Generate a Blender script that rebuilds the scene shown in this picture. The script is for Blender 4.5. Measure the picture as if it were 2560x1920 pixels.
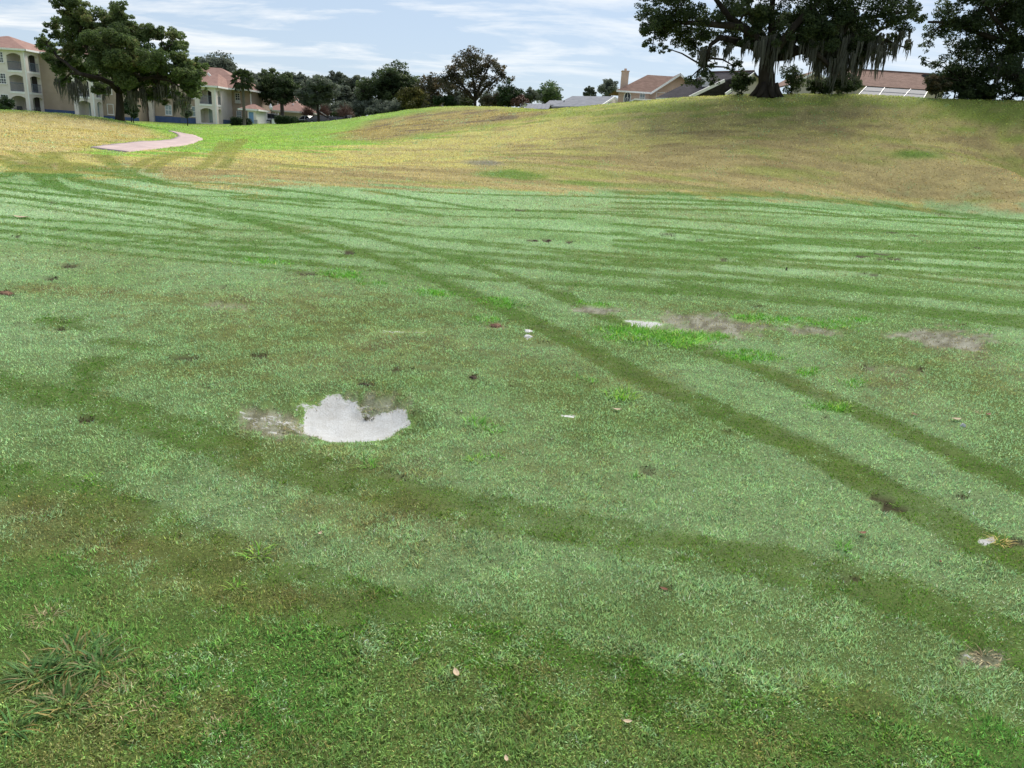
import bpy, math, random
import numpy as np

# ------------------------------------------------------------------ scene reset
for o in list(bpy.data.objects):
    bpy.data.objects.remove(o, do_unlink=True)
SC = bpy.context.scene
COL = SC.collection
RAD = math.radians
rng = np.random.default_rng(11)
random.seed(11)

# ------------------------------------------------------------------ camera
F = 1900.0                      # focal length in photo pixels (photo 2560 x 1920)
PITCH = math.atan(600.0 / F)
ROLL = 0.062
EYE = np.array([0.0, 0.0, 1.62])
FW = np.array([0, math.cos(PITCH), -math.sin(PITCH)])
U0 = np.array([0, math.sin(PITCH), math.cos(PITCH)])
R0 = np.array([1.0, 0, 0])
RT = R0 * math.cos(ROLL) + U0 * math.sin(ROLL)
UP = U0 * math.cos(ROLL) - R0 * math.sin(ROLL)

cam = bpy.data.cameras.new('camera')
cam.sensor_width = 36.0
cam.lens = F / 2560.0 * 36.0
cam.clip_start = 0.05
cam.clip_end = 6000.0
camo = bpy.data.objects.new('camera', cam)
COL.objects.link(camo)
from mathutils import Matrix, Vector
M = Matrix(((RT[0], UP[0], -FW[0]), (RT[1], UP[1], -FW[1]), (RT[2], UP[2], -FW[2])))
camo.matrix_world = Matrix.Translation(Vector(EYE)) @ M.to_4x4()
SC.camera = camo
SC.render.resolution_x = 1024
SC.render.resolution_y = 768

# ------------------------------------------------------------------ sky and sun
SUN_AZ, SUN_EL = RAD(24), RAD(47)
w = bpy.data.worlds.new('World')
SC.world = w
w.use_nodes = True
nt = w.node_tree
nt.nodes.clear()


def N(tree, typ, **kw):
    n = tree.nodes.new(typ)
    for k, v in kw.items():
        if k.startswith('i_'):
            n.inputs[k[2:].replace('_', ' ')].default_value = v
        else:
            setattr(n, k, v)
    return n


out = N(nt, 'ShaderNodeOutputWorld')
bg = N(nt, 'ShaderNodeBackground')
bg.inputs['Strength'].default_value = 0.084
sky = N(nt, 'ShaderNodeTexSky', sky_type='NISHITA', sun_disc=False, sun_elevation=SUN_EL,
        sun_rotation=SUN_AZ, air_density=1.0, dust_density=0.5, ozone_density=1.5)
tc = N(nt, 'ShaderNodeTexCoord')
sep = N(nt, 'ShaderNodeSeparateXYZ')
nt.links.new(tc.outputs['Generated'], sep.inputs[0])


def mth(tree, op, a, b=None, clamp=False):
    n = tree.nodes.new('ShaderNodeMath')
    n.operation = op
    n.use_clamp = clamp
    for i, v in enumerate((a, b)):
        if v is None:
            continue
        if isinstance(v, (int, float)):
            n.inputs[i].default_value = v
        else:
            tree.links.new(v, n.inputs[i])
    return n.outputs[0]


zz = mth(nt, 'MAXIMUM', sep.outputs['Z'], 0.0)
za = mth(nt, 'ADD', zz, 0.075)
px = mth(nt, 'DIVIDE', sep.outputs['X'], za)
py = mth(nt, 'DIVIDE', sep.outputs['Y'], za)
comb = N(nt, 'ShaderNodeCombineXYZ')
nt.links.new(px, comb.inputs[0])
nt.links.new(py, comb.inputs[1])
mp = N(nt, 'ShaderNodeMapping')
mp.inputs['Location'].default_value = (3.1, 1.25, 0.0)
mp.inputs['Rotation'].default_value = (0, 0, RAD(8))
mp.inputs['Scale'].default_value = (0.75, 1.25, 1)
nt.links.new(comb.outputs[0], mp.inputs[0])
n1 = N(nt, 'ShaderNodeTexNoise', noise_dimensions='3D')
n1.inputs['Scale'].default_value = 1.0
n1.inputs['Detail'].default_value = 9.0
n1.inputs['Roughness'].default_value = 0.62
n1.inputs['Distortion'].default_value = 0.35
nt.links.new(mp.outputs[0], n1.inputs['Vector'])
cr = N(nt, 'ShaderNodeValToRGB')
cr.color_ramp.elements[0].position = 0.47
cr.color_ramp.elements[1].position = 0.66
cr.color_ramp.elements[0].color = (0, 0, 0, 1)
cr.color_ramp.elements[1].color = (1, 1, 1, 1)
nt.links.new(n1.outputs['Fac'], cr.inputs[0])
mp2 = N(nt, 'ShaderNodeMapping')
mp2.inputs['Location'].default_value = (7.3, 0.4, 2.0)
mp2.inputs['Scale'].default_value = (0.16, 0.22, 1)
nt.links.new(comb.outputs[0], mp2.inputs[0])
n2 = N(nt, 'ShaderNodeTexNoise', noise_dimensions='3D')
n2.inputs['Scale'].default_value = 1.0
n2.inputs['Detail'].default_value = 5.0
nt.links.new(mp2.outputs[0], n2.inputs['Vector'])
cr2 = N(nt, 'ShaderNodeValToRGB')
cr2.color_ramp.elements[0].position = 0.40
cr2.color_ramp.elements[1].position = 0.66
nt.links.new(n2.outputs['Fac'], cr2.inputs[0])
cov = mth(nt, 'ADD', mth(nt, 'MULTIPLY', cr2.outputs[0], 0.55), 0.40)
streak = mth(nt, 'MULTIPLY', cr.outputs[0], cov, True)
# thin high veil that whitens the whole sky and is brighter towards the sun
veil = N(nt, 'ShaderNodeMixRGB', blend_type='MIX')
veil.inputs[0].default_value = 0.72
nt.links.new(sky.outputs[0], veil.inputs[1])
veil.inputs[2].default_value = (4.5, 5.5, 7.0, 1)
cl = N(nt, 'ShaderNodeMixRGB', blend_type='MIX')
nt.links.new(streak, cl.inputs[0])
nt.links.new(veil.outputs[0], cl.inputs[1])
cl.inputs[2].default_value = (9.7, 9.55, 9.2, 1)
nt.links.new(cl.outputs[0], bg.inputs['Color'])
nt.links.new(bg.outputs[0], out.inputs[0])

sl = bpy.data.lights.new('sun', 'SUN')
sl.energy = 4.0
sl.angle = RAD(45)
sl.color = (1.0, 0.93, 0.82)
slo = bpy.data.objects.new('sun', sl)
COL.objects.link(slo)
sd = Vector((math.sin(SUN_AZ) * math.cos(SUN_EL), math.cos(SUN_AZ) * math.cos(SUN_EL), math.sin(SUN_EL)))
slo.rotation_euler = sd.to_track_quat('Z', 'Y').to_euler()
slo.location = (40, 150, 80)

vs = SC.view_settings
vs.view_transform = 'Standard'
vs.look = 'None'
vs.exposure = 0.55
vs.gamma = 1.0
vs.use_curve_mapping = False
SC.render.engine = 'CYCLES'

# ------------------------------------------------------------------ photo pixel -> world ray


def ray(px, py):
    a = (px - 1280.0) / F
    b = -(py - 960.0) / F
    d = FW + a * RT + b * UP
    return d


def at(px, py, Y):
    d = ray(px, py)
    return EYE + d * (Y / d[1])


def scale_at(Y):          # metres per photo pixel at depth Y
    return Y / F / math.cos(PITCH) * 0.97


# ------------------------------------------------------------------ small noise library (numpy)


def _h(ix, iy, s):
    n = (ix.astype(np.int64) * 374761393 + iy.astype(np.int64) * 668265263 + s * 974711) & 0x7fffffff
    n = ((n ^ (n >> 13)) * 1274126177) & 0x7fffffff
    n = n ^ (n >> 16)
    return (n & 0xffff).astype(np.float64) / 65535.0


def vnoise(x, y, s=0):
    ix = np.floor(x)
    iy = np.floor(y)
    fx = x - ix
    fy = y - iy
    fx = fx * fx * (3 - 2 * fx)
    fy = fy * fy * (3 - 2 * fy)
    a = _h(ix, iy, s)
    b = _h(ix + 1, iy, s)
    c = _h(ix, iy + 1, s)
    d = _h(ix + 1, iy + 1, s)
    return (a * (1 - fx) + b * fx) * (1 - fy) + (c * (1 - fx) + d * fx) * fy


def fbm(x, y, s=0, o=4):
    v = 0
    a = 0.5
    t = 0
    for i in range(o):
        v = v + a * vnoise(x, y, s + i * 17)
        t += a
        a *= 0.5
        x = x * 2.03 + 11.3
        y = y * 2.03 + 5.7
    return v / t


def sst(a, b, x):
    t = np.clip((x - a) / (b - a), 0, 1)
    return t * t * (3 - 2 * t)


# ------------------------------------------------------------------ terrain: thin plate through surveyed points
ctl = []
for p in [(0, 900), (1280, 1800), (2560, 1000), (300, 600), (1280, 700), (2200, 700), (900, 560), (1800, 580),
          (100, 420), (300, 425), (640, 452), (1000, 468), (1280, 474), (1600, 484), (1915, 490), (2300, 503), (2560, 511)]:
    d = ray(*p)
    t = -EYE[2] / d[2]
    q = EYE + d * t
    ctl.append((q[0], q[1], 0.0))
for p in [(0, 385, 27), (0, 335, 41), (0, 283, 60), (150, 288, 62), (290, 300, 70), (230, 318, 58), (150, 340, 43),
          (350, 318, 62), (300, 372, 36), (400, 362, 42), (470, 356, 47), (500, 348, 54), (485, 340, 62), (445, 333, 72),
          (560, 315, 106), (600, 312, 108), (650, 309, 115), (720, 310, 112), (830, 304, 112),
          (560, 380, 40), (600, 345, 66), (700, 335, 78), (800, 332, 80), (700, 392, 37), (800, 402, 37),
          (1150, 266, 95), (1050, 271, 96), (950, 286, 98), (870, 301, 103), (1300, 270, 95),
          (1915, 239, 62), (2200, 240, 62), (2560, 251, 62), (1700, 248, 63), (1600, 256, 64.5), (1500, 263, 66), (1350, 277, 70),
          (1150, 300, 68), (1000, 321, 64), (850, 350, 57),
          (1600, 400, 44), (1600, 320, 54), (1915, 400, 44), (1915, 310, 54), (2300, 410, 46), (2300, 320, 54),
          (2560, 400, 46), (2850, 256, 62), (2850, 410, 46), (3200, 262, 62), (2900, 535, 38), (1280, 400, 40), (1280, 335, 56), (1000, 400, 42), (1000, 360, 51)]:
    ctl.append(tuple(at(*p)))
ctl += [(10, 12, 0), (20, 22, 0), (28, 30, 0), (8, 22, 0), (16, 28, 0), (40, 25, 0.2), (-12, 16, 0), (-30, 0, 0), (30, 0, 0), (0, -25, 0), (-40, -40, 0), (40, -40, 0), (-80, 20, 0.4), (90, 30, 1.0),
        (-75, 112, 1.3), (-62, 112, 1.5), (-40, 120, 1.9), (-90, 75, 0.8), (-130, 150, 1.0), (-60, 160, 2.0), (-20, 150, 3.2),
        (-25, 128, 2.2), (10, 130, 3.4), (20, 82, 4.4), (45, 82, 4.6), (70, 84, 5.0), (30, 125, 4.0), (60, 125, 4.0), (100, 100, 5.0),
        (0, 200, 4.0), (-100, 230, 3.0), (100, 220, 4.0), (160, 120, 4.0), (-170, 60, 1.0), (120, -40, 0.5), (-120, -60, 0.3)]
CT = np.array(ctl)
SCL = 30.0


def _k(d2):
    return 0.5 * d2 * np.log(np.maximum(d2, 1e-12))


def _fit():
    P = CT[:, :2] / SCL
    n = len(P)
    d2 = ((P[:, None] - P[None]) ** 2).sum(-1)
    A = np.zeros((n + 3, n + 3))
    A[:n, :n] = _k(d2) + np.eye(n) * 0.004
    A[:n, n] = 1
    A[:n, n + 1:] = P
    A[n, :n] = 1
    A[n + 1:, :n] = P.T
    b = np.zeros(n + 3)
    b[:n] = CT[:, 2]
    return np.linalg.solve(A, b), P


_W, _P = _fit()


def height(x, y):
    x = np.asarray(x, float)
    y = np.asarray(y, float)
    sh = x.shape
    q = np.stack([x.ravel(), y.ravel()], 1) / SCL
    res = np.zeros(len(q))
    for i in range(0, len(q), 60000):
        c = q[i:i + 60000]
        d2 = ((c[:, None] - _P[None]) ** 2).sum(-1)
        res[i:i + 60000] = _k(d2) @ _W[:-3] + _W[-3] + c @ _W[-2:]
    r = np.hypot(x.ravel(), y.ravel())
    f = sst(170, 260, r)
    res = res * (1 - f) + 3.2 * f
    res = np.clip(res, -2.0, 9.0)
    nb = sst(7, 1.5, r)
    g = sst(28, 60, r)
    rx, ry = x.ravel(), y.ravel()
    res = res + (fbm(rx * 0.55, ry * 0.55, 3, 3) - 0.5) * (0.022 + 0.12 * g) + (fbm(rx * 3.1, ry * 3.1, 9, 2) - 0.5) * (0.010 + 0.03 * g)
    return res.reshape(sh)


def hz(x, y):
    return float(height(np.array([x]), np.array([y]))[0])


_YS = np.concatenate([np.linspace(0.6, 12, 90), np.linspace(12.3, 140, 230)])


def hits(pts):
    """photo pixels -> points on the terrain"""
    res = []
    D = np.array([ray(*p) for p in pts])
    D = D / D[:, 1:2]
    X = EYE[0] + D[:, 0:1] * _YS[None]
    Z = EYE[2] + D[:, 2:3] * _YS[None]
    H = height(X, np.broadcast_to(_YS[None], X.shape))
    below = Z < H
    for i in range(len(pts)):
        j = np.argmax(below[i])
        if not below[i].any():
            j = len(_YS) - 1
        if j == 0:
            y = _YS[0]
        else:
            a = Z[i, j - 1] - H[i, j - 1]
            b = Z[i, j] - H[i, j]
            t = a / (a - b) if a > b else 0
            y = _YS[j - 1] + t * (_YS[j] - _YS[j - 1])
        res.append((D[i, 0] * y, y, EYE[2] + D[i, 2] * y))
    return np.array(res)


def zA(*p):
    return [(x / 2.765, 250 + y / 2.765) for x, y in p]


def zB(*p):
    return [(600 + x / 2.212, 440 + y / 2.212) for x, y in p]


def zC(*p):
    return [(1560 + x / 2.212, 440 + y / 2.212) for x, y in p]


def zD(*p):
    return [(x * 1.1573, y * 1.1573) for x, y in p]


def dense_px(pts, step=14.0):
    """resample a photo line so that it follows the terrain between its points"""
    P = np.array(pts, float)
    s = np.concatenate([[0], np.cumsum(np.linalg.norm(np.diff(P, axis=0), axis=1))])
    n = max(2, int(s[-1] / step) + 1)
    t = np.linspace(0, s[-1], n)
    Q = np.stack([np.interp(t, s, P[:, 0]), np.interp(t, s, P[:, 1])], 1)
    for _ in range(3):
        R_ = Q.copy()
        R_[1:-1] = (Q[:-2] + 2 * Q[1:-1] + Q[2:]) / 4
        Q = R_
    return Q

# ------------------------------------------------------------------ object helpers


def link(name, me, mat=None, parent=None):
    o = bpy.data.objects.new(name, me)
    COL.objects.link(o)
    if mat is not None:
        me.materials.append(mat)
    if parent is not None:
        o.parent = parent
    return o


def tag(o, label=None, cat=None, group=None, kind=None):
    if label:
        o['label'] = label
    if cat:
        o['category'] = cat
    if group:
        o['group'] = group
    if kind:
        o['kind'] = kind
    return o


def thing(name, label, cat, loc=(0, 0, 0), rz=0.0, group=None):
    o = bpy.data.objects.new(name, None)
    COL.objects.link(o)
    o.location = tuple(float(v) for v in loc)
    o.rotation_euler = (0, 0, rz)
    o.empty_display_size = 0.2
    return tag(o, label, cat, group)


def npmesh(name, V, T, k=3, smooth=False):
    """V (n,3) floats, T (m,k) ints -> mesh"""
    V = np.ascontiguousarray(V, dtype=np.float32)
    T = np.ascontiguousarray(T, dtype=np.int32)
    me = bpy.data.meshes.new(name)
    me.vertices.add(len(V))
    me.vertices.foreach_set('co', V.ravel())
    m = len(T)
    me.loops.add(m * k)
    me.loops.foreach_set('vertex_index', T.ravel())
    me.polygons.add(m)
    me.polygons.foreach_set('loop_start', np.arange(0, m * k, k, dtype=np.int32))
    me.polygons.foreach_set('loop_total', np.full(m, k, dtype=np.int32))
    if smooth:
        me.polygons.foreach_set('use_smooth', np.ones(m, dtype=bool))
    me.update(calc_edges=True)
    me.validate()
    return me


def setcol(me, name, C):
    a = me.attributes.new(name, 'FLOAT_COLOR', 'POINT')
    c = np.ones((len(C), 4), np.float32)
    c[:, :3] = C
    a.data.foreach_set('color', c.ravel())


def setf(me, name, v):
    a = me.attributes.new(name, 'FLOAT', 'POINT')
    a.data.foreach_set('value', np.ascontiguousarray(v, dtype=np.float32))


def mat_new(name):
    m = bpy.data.materials.new(name)
    m.use_nodes = True
    t = m.node_tree
    b = t.nodes['Principled BSDF']
    return m, t, b


def noise_mat(name, c1, c2, scale=4.0, rough=0.85, detail=6.0, bump=0.0, spec=0.3, stretch=(1, 1, 1), bscale=None, metal=0.0):
    """a procedural material: two tones mixed by noise, plus bump"""
    m, t, b = mat_new(name)
    tcn = t.nodes.new('ShaderNodeTexCoord')
    mpn = t.nodes.new('ShaderNodeMapping')
    mpn.inputs['Scale'].default_value = stretch
    t.links.new(tcn.outputs['Object'], mpn.inputs[0])
    nz = t.nodes.new('ShaderNodeTexNoise')
    nz.inputs['Scale'].default_value = scale
    nz.inputs['Detail'].default_value = detail
    t.links.new(mpn.outputs[0], nz.inputs['Vector'])
    r = t.nodes.new('ShaderNodeValToRGB')
    r.color_ramp.elements[0].position = 0.3
    r.color_ramp.elements[1].position = 0.7
    r.color_ramp.elements[0].color = (*c1, 1)
    r.color_ramp.elements[1].color = (*c2, 1)
    t.links.new(nz.outputs['Fac'], r.inputs[0])
    t.links.new(r.outputs[0], b.inputs['Base Color'])
    b.inputs['Roughness'].default_value = rough
    b.inputs['Specular IOR Level'].default_value = spec
    b.inputs['Metallic'].default_value = metal
    if bump > 0:
        nb = t.nodes.new('ShaderNodeTexNoise')
        nb.inputs['Scale'].default_value = bscale or scale * 4
        nb.inputs['Detail'].default_value = 5
        t.links.new(mpn.outputs[0], nb.inputs['Vector'])
        bn = t.nodes.new('ShaderNodeBump')
        bn.inputs['Strength'].default_value = bump
        bn.inputs['Distance'].default_value = 0.05
        t.links.new(nb.outputs['Fac'], bn.inputs['Height'])
        t.links.new(bn.outputs[0], b.inputs['Normal'])
    return m


# ------------------------------------------------------------------ ground: one polar sheet round the viewpoint
az_in = np.concatenate([np.linspace(RAD(-72), RAD(-43), 130)[:-1], np.linspace(RAD(-43), RAD(43), 760), np.linspace(RAD(43), RAD(72), 130)[1:]])
az_l = np.linspace(RAD(-180), RAD(-72), 30)[:-1]
az_r = np.linspace(RAD(72), RAD(180), 30)[1:]
AZ = np.concatenate([az_l, az_in, az_r])
rows_ = [1.62 / math.tan(RAD(64))]
while rows_[-1] < 130:
    r_ = rows_[-1]
    ang = (r_ * r_ + 1.62 ** 2) / 1.62 * 0.0031
    rows_.append(r_ + min(ang, 0.055 + 0.0042 * r_ if r_ < 62 else 0.7))
r1 = np.array(rows_)
r3 = np.exp(np.linspace(math.log(r1[-1]), math.log(4000), 40))[1:]
RR = np.concatenate([[0.02, 0.3, 0.55], r1, r3])
NA, NR = len(AZ), len(RR)
GA, GR = np.meshgrid(AZ, RR, indexing='ij')
GX = GR * np.sin(GA)
GY = GR * np.cos(GA)
GZ = height(GX, GY)

def win(c, Rb):
    """index window of the grid that holds a disc of radius Rb round c"""
    r = math.hypot(c[0], c[1])
    i0, i1 = np.searchsorted(RR, (r - Rb, r + Rb))
    if Rb >= r * .9:
        return slice(0, NA), slice(max(i0 - 1, 0), min(i1 + 1, NR))
    a = math.atan2(c[0], c[1])
    da = math.asin(Rb / r)
    j0, j1 = np.searchsorted(AZ, (a - da, a + da))
    return slice(max(j0 - 1, 0), min(j1 + 1, NA)), slice(max(i0 - 1, 0), min(i1 + 1, NR))


# --- layout of the dew tracks (wheel tracks that wiped the dew off), mapped from the photo to the ground
tracks = []


def tr(pts, w=0.15, s=1.0):
    pts = list(pts)
    if pts[-1][0] > 2490:      # the wheel tracks run on past the edges of the view
        (x0_, y0_), (x1_, y1_) = pts[-2], pts[-1]
        pts.append((x1_ + 800, y1_ + 800 * (y1_ - y0_) / (x1_ - x0_)))
    if pts[0][0] < 25 and len(pts) > 3:
        (x0_, y0_), (x1_, y1_) = pts[1], pts[0]
        pts.insert(0, (x1_ - 600, y1_ - 600 * (y1_ - y0_) / (x1_ - x0_)))
    tracks.append((pts, w, s))


T1 = zA((290, 470), (285, 520), (320, 575), (420, 615), (600, 655), (900, 695), (1200, 735), (1600, 805), (1900, 885)) + \
    zB((270, 312), (560, 392), (760, 452), (940, 512), (1100, 582), (1300, 662), (1500, 762), (1700, 850)) + \
    zD((1250, 745), (1400, 825), (1600, 905), (1850, 1025), (2000, 1110), (2212, 1215), (2400, 1300))
T2 = zA((470, 440), (460, 510), (520, 560), (800, 620), (1100, 660), (1500, 740)) + \
    zB((200, 205), (450, 250), (700, 322), (950, 400), (1150, 440), (1350, 512), (1600, 592), (1850, 692)) + \
    zD((1300, 682), (1480, 742), (1700, 822), (1850, 888), (2000, 955), (2212, 1050), (2400, 1130))
tr(T1, 0.145)
tr(T2, 0.13, .95)
tr(zD((-150, 800), (0, 838), (200, 872), (420, 945), (600, 1005), (800, 1055), (1000, 1095), (1300, 1150), (1500, 1190),
      (1750, 1235), (2000, 1310), (2212, 1400), (2400, 1460)), 0.16, 0.74)
tr(zD((-200, 985), (0, 1035), (200, 1085), (400, 1175), (600, 1260), (800, 1320), (1000, 1385), (1200, 1440), (1500, 1530), (1800, 1600)), 0.15, 0.72)
for p in ([(0, 610), (400, 660), (820, 700), (1300, 740), (1700, 800), (2212, 870)],
          [(0, 660), (300, 700), (700, 760), (1200, 830), (1500, 900), (2000, 912)],
          [(0, 855), (500, 900), (900, 950), (1300, 1000), (1700, 1040), (2212, 1060)],
          [(0, 905), (400, 950), (900, 1010), (1300, 1050), (1700, 1085), (2212, 1135)],
          [(-100, 840), (0, 862), (350, 885), (700, 915), (1100, 940), (1600, 985), (2212, 1020)],
          [(30, 810), (300, 830), (700, 855), (1100, 885), (1400, 900)],
          [(20, 420), (160, 490), (280, 545)],
          [(200, 450), (400, 510), (560, 560), (760, 590), (1000, 640), (1300, 660), (2212, 700)],
          [(560, 440), (800, 510), (1050, 570), (1300, 610), (1700, 650), (2212, 720)],
          [(1200, 560), (1700, 590), (2212, 650)],
          [(0, 530), (130, 490), (230, 478)],
          [(0, 570), (300, 600), (700, 640), (1100, 690)],
          [(330, 370), (420, 430), (620, 500), (900, 545), (1300, 590)],
          [(700, 380), (760, 440), (900, 515), (1100, 560)]):
    tr(zA(*p), 0.115, 1.0)
    if p[0][1] > 560:
        tr(zA(*[(x + 6, y + 34 + (y - 400) * .04) for x, y in p]), 0.075, 0.9)
for p in ([(1370, 480), (1470, 420), (1490, 370), (1560, 290)], [(1530, 470), (1600, 420), (1570, 375), (1640, 310), (1680, 270)],
          [(880, 510), (960, 450), (1050, 400), (1300, 360)], [(1040, 500), (1080, 450), (1180, 400), (1320, 370)],
          [(0, 390), (150, 420), (330, 400), (450, 360)], [(60, 350), (200, 400), (300, 470)], [(380, 360), (330, 410), (300, 470)]):
    tr(zA(*p), 0.085, 0.9)
for p in ([(0, 60), (400, 95), (900, 170), (1400, 190), (2212, 215)], [(0, 130), (500, 180), (800, 190), (1200, 225), (1800, 235)],
          [(0, 110), (300, 125), (700, 150), (1100, 220)], [(700, 80), (1000, 130), (1300, 180), (1800, 195), (2212, 200)],
          [(1000, 90), (1400, 105), (2212, 120)], [(300, 215), (700, 250), (1000, 280), (1500, 290), (2212, 330)],
          [(0, 230), (200, 270), (400, 310), (700, 335), (1000, 400), (1400, 430), (1800, 450), (2212, 460)],
          [(0, 395), (400, 430), (800, 455), (1100, 475), (1500, 490), (1900, 535), (2212, 560)],
          [(300, 480), (700, 515), (1050, 550), (1500, 580), (2212, 625)], [(0, 360), (500, 395), (900, 430)],
          [(750, 300), (1100, 350), (1500, 400), (2212, 470)], [(1150, 440), (1500, 480), (1900, 520), (2212, 545)],
          [(400, 240), (900, 330), (1400, 370), (1800, 410), (2212, 440)], [(1300, 430), (1800, 470), (2212, 500)]):
    tr(zB(*p), 0.15, 0.95)
for p in ([(0, 120), (700, 150), (1300, 200), (2300, 275)], [(0, 180), (600, 190), (1200, 225), (1700, 230), (2300, 255)],
          [(0, 220), (500, 250), (1000, 290), (1600, 310), (2300, 342)], [(0, 95), (850, 105), (1300, 150), (1800, 205), (2300, 268)],
          [(0, 270), (400, 300), (900, 345), (1500, 390), (2300, 402)], [(300, 310), (800, 360), (1400, 400), (2300, 442)],
          [(0, 320), (500, 400), (1000, 430), (1600, 440), (2300, 482)], [(0, 390), (700, 445), (1000, 470), (1600, 490), (2300, 532)],
          [(0, 460), (500, 480), (900, 500), (1400, 520), (2300, 572)], [(0, 480), (600, 540), (1000, 580), (1500, 640), (2300, 725)],
          [(700, 470), (1400, 530), (1800, 580), (2300, 635)], [(0, 545), (600, 580), (1100, 610), (1700, 670), (2300, 715)],
          [(0, 625), (500, 650), (1000, 690), (1500, 735), (2300, 795)], [(300, 600), (800, 680), (1300, 720), (1800, 780), (2300, 838)],
          [(0, 150), (800, 165), (1400, 240), (2300, 305)], [(0, 360), (600, 375), (1200, 355), (1800, 380), (2300, 375)]):
    tr(zC(*p), 0.22, 1.0)
# a few footprints
for p in ([(235, 738), (280, 745)], [(300, 750), (325, 752)], [(180, 800), (240, 775)], [(190, 820), (215, 828)],
          [(110, 690), (150, 692)], [(130, 702), (200, 710)]):
    tr(zD(*p), 0.10, 0.8)

TRK = np.zeros_like(GX)
wx = GX + (fbm(GX * 2.2, GY * 2.2, 31, 2) - 0.5) * 0.06
wy = GY + (fbm(GX * 2.2, GY * 2.2, 37, 2) - 0.5) * 0.06
ragg = fbm(GX * 9, GY * 9, 41, 2) - 0.5
for pts, wid0, s in tracks:
    H3 = hits(dense_px(pts))[:, :2]
    for a, b in zip(H3[:-1], H3[1:]):
        yy_ = 0.5 * (np.hypot(*a) + np.hypot(*b))
        wid = max(wid0, 0.0125 * yy_ * wid0 / 0.15)
        m = wid + 0.5
        sl_ = win((a + b) / 2, np.hypot(*(b - a)) / 2 + m)
        x, y = wx[sl_], wy[sl_]
        if x.size == 0:
            continue
        d = b - a
        t = np.clip(((x - a[0]) * d[0] + (y - a[1]) * d[1]) / (d @ d + 1e-9), 0, 1)
        ds = np.hypot(x - a[0] - t * d[0], y - a[1] - t * d[1]) + ragg[sl_] * 0.06
        TRK[sl_] = np.maximum(TRK[sl_], s * (1 - sst(wid - 0.04, wid + 0.05, ds)))


def radius_line(pts):
    """photo line -> radius as a function of azimuth"""
    P = hits(pts)
    a = np.arctan2(P[:, 0], P[:, 1])
    r = np.hypot(P[:, 0], P[:, 1])
    i = np.argsort(a)
    return np.interp(AZ, a[i], r[i])[:, None]


def ell(px, py, rx, ry, soft=0.5, seed=0, rag=0.5, nf=1.0):
    """soft ragged patch: centre in photo pixels, radii in photo pixels"""
    c, e1, e2 = hits([(px, py), (px + rx, py + 0.06 * rx), (px, py - ry)])
    ax = np.array([e1[0] - c[0], e1[1] - c[1]])
    ay = np.array([e2[0] - c[0], e2[1] - c[1]])
    Mx = np.linalg.inv(np.stack([ax, ay], 1))
    R = np.hypot(*ax)
    sl_ = win(c, 2.5 * max(R, np.hypot(*ay)))
    gx, gy = GX[sl_], GY[sl_]
    x, y = gx - c[0], gy - c[1]
    u = Mx[0, 0] * x + Mx[0, 1] * y
    v = Mx[1, 0] * x + Mx[1, 1] * y
    d = np.hypot(u, v)
    res = np.zeros_like(GX)
    sub = np.zeros_like(gx)
    sel = d < 2.5
    f = nf / max(R, 0.05) * 2.2
    n = fbm(gx[sel] * f + seed, gy[sel] * f, 51 + seed, 4) - 0.5
    sub[sel] = 1 - sst(1 - soft, 1 + soft, d[sel] + n * 2 * rag)
    res[sl_] = sub
    return res


def poly(pts, soft=1.0, seed=0, rag=0.0, nf=0.3):
    """soft polygon mask in ground space from photo points"""
    P = hits(pts)[:, :2]
    inside = np.zeros(GX.shape, bool)
    dist = np.full(GX.shape, 1e9)
    xx, yy = GX, GY
    if rag > 0:
        xx = GX + (fbm(GX * nf, GY * nf, 61 + seed, 4) - 0.5) * 2 * rag
        yy = GY + (fbm(GX * nf, GY * nf, 71 + seed, 4) - 0.5) * 2 * rag
    n = len(P)
    for i in range(n):
        a, b = P[i], P[(i + 1) % n]
        d = b - a
        t = np.clip(((xx - a[0]) * d[0] + (yy - a[1]) * d[1]) / (d @ d + 1e-9), 0, 1)
        dist = np.minimum(dist, np.hypot(xx - a[0] - t * d[0], yy - a[1] - t * d[1]))
        c = (a[1] > yy) != (b[1] > yy)
        inside ^= c & (xx < (b[0] - a[0]) * (yy - a[1]) / (b[1] - a[1] + 1e-12) + a[0])
    sd_ = np.where(inside, dist, -dist)
    return sst(-soft, soft, sd_)


n_big = fbm(GX * 0.22, GY * 0.22, 1, 4)
n_mid = fbm(GX * 0.9, GY * 0.9, 5, 4)
n_sm = fbm(GX * 4.5, GY * 4.5, 8, 3)
n_fine = fbm(GX * 18, GY * 18, 12, 2)
# streaky noise that lies along the contour of the far hill
n_str = fbm(GX * 0.35, GY * 1.1, 15, 4)

r_edge = radius_line(zD((-300, 362), (0, 368), (150, 372), (300, 380), (420, 388), (560, 396), (750, 402), (900, 408), (1200, 414),
                        (1450, 420), (1700, 431), (1950, 440), (2212, 448), (2400, 455)))
r_by = radius_line(zD((-300, 340), (300, 360), (430, 370), (600, 366), (800, 358), (1000, 345), (1150, 330), (1300, 312), (1500, 299), (1700, 292),
                      (1950, 300), (2180, 313)))
r_yg = radius_line(zD((-300, 300), (300, 330), (430, 332), (600, 326), (750, 318), (900, 300), (1050, 276), (1200, 256), (1400, 242), (1700, 246),
                      (2000, 254), (2180, 266)))
r_dew = radius_line(zD((-200, 1120), (0, 1150), (300, 1220), (600, 1300), (800, 1345), (1000, 1400), (1300, 1470), (1600, 1490), (1900, 1500),
                       (2212, 1540), (2500, 1580)))
jit = (n_mid - 0.5)
softl = 2.3 + 2.2 * sst(RAD(-8), RAD(-24), GA)
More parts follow.
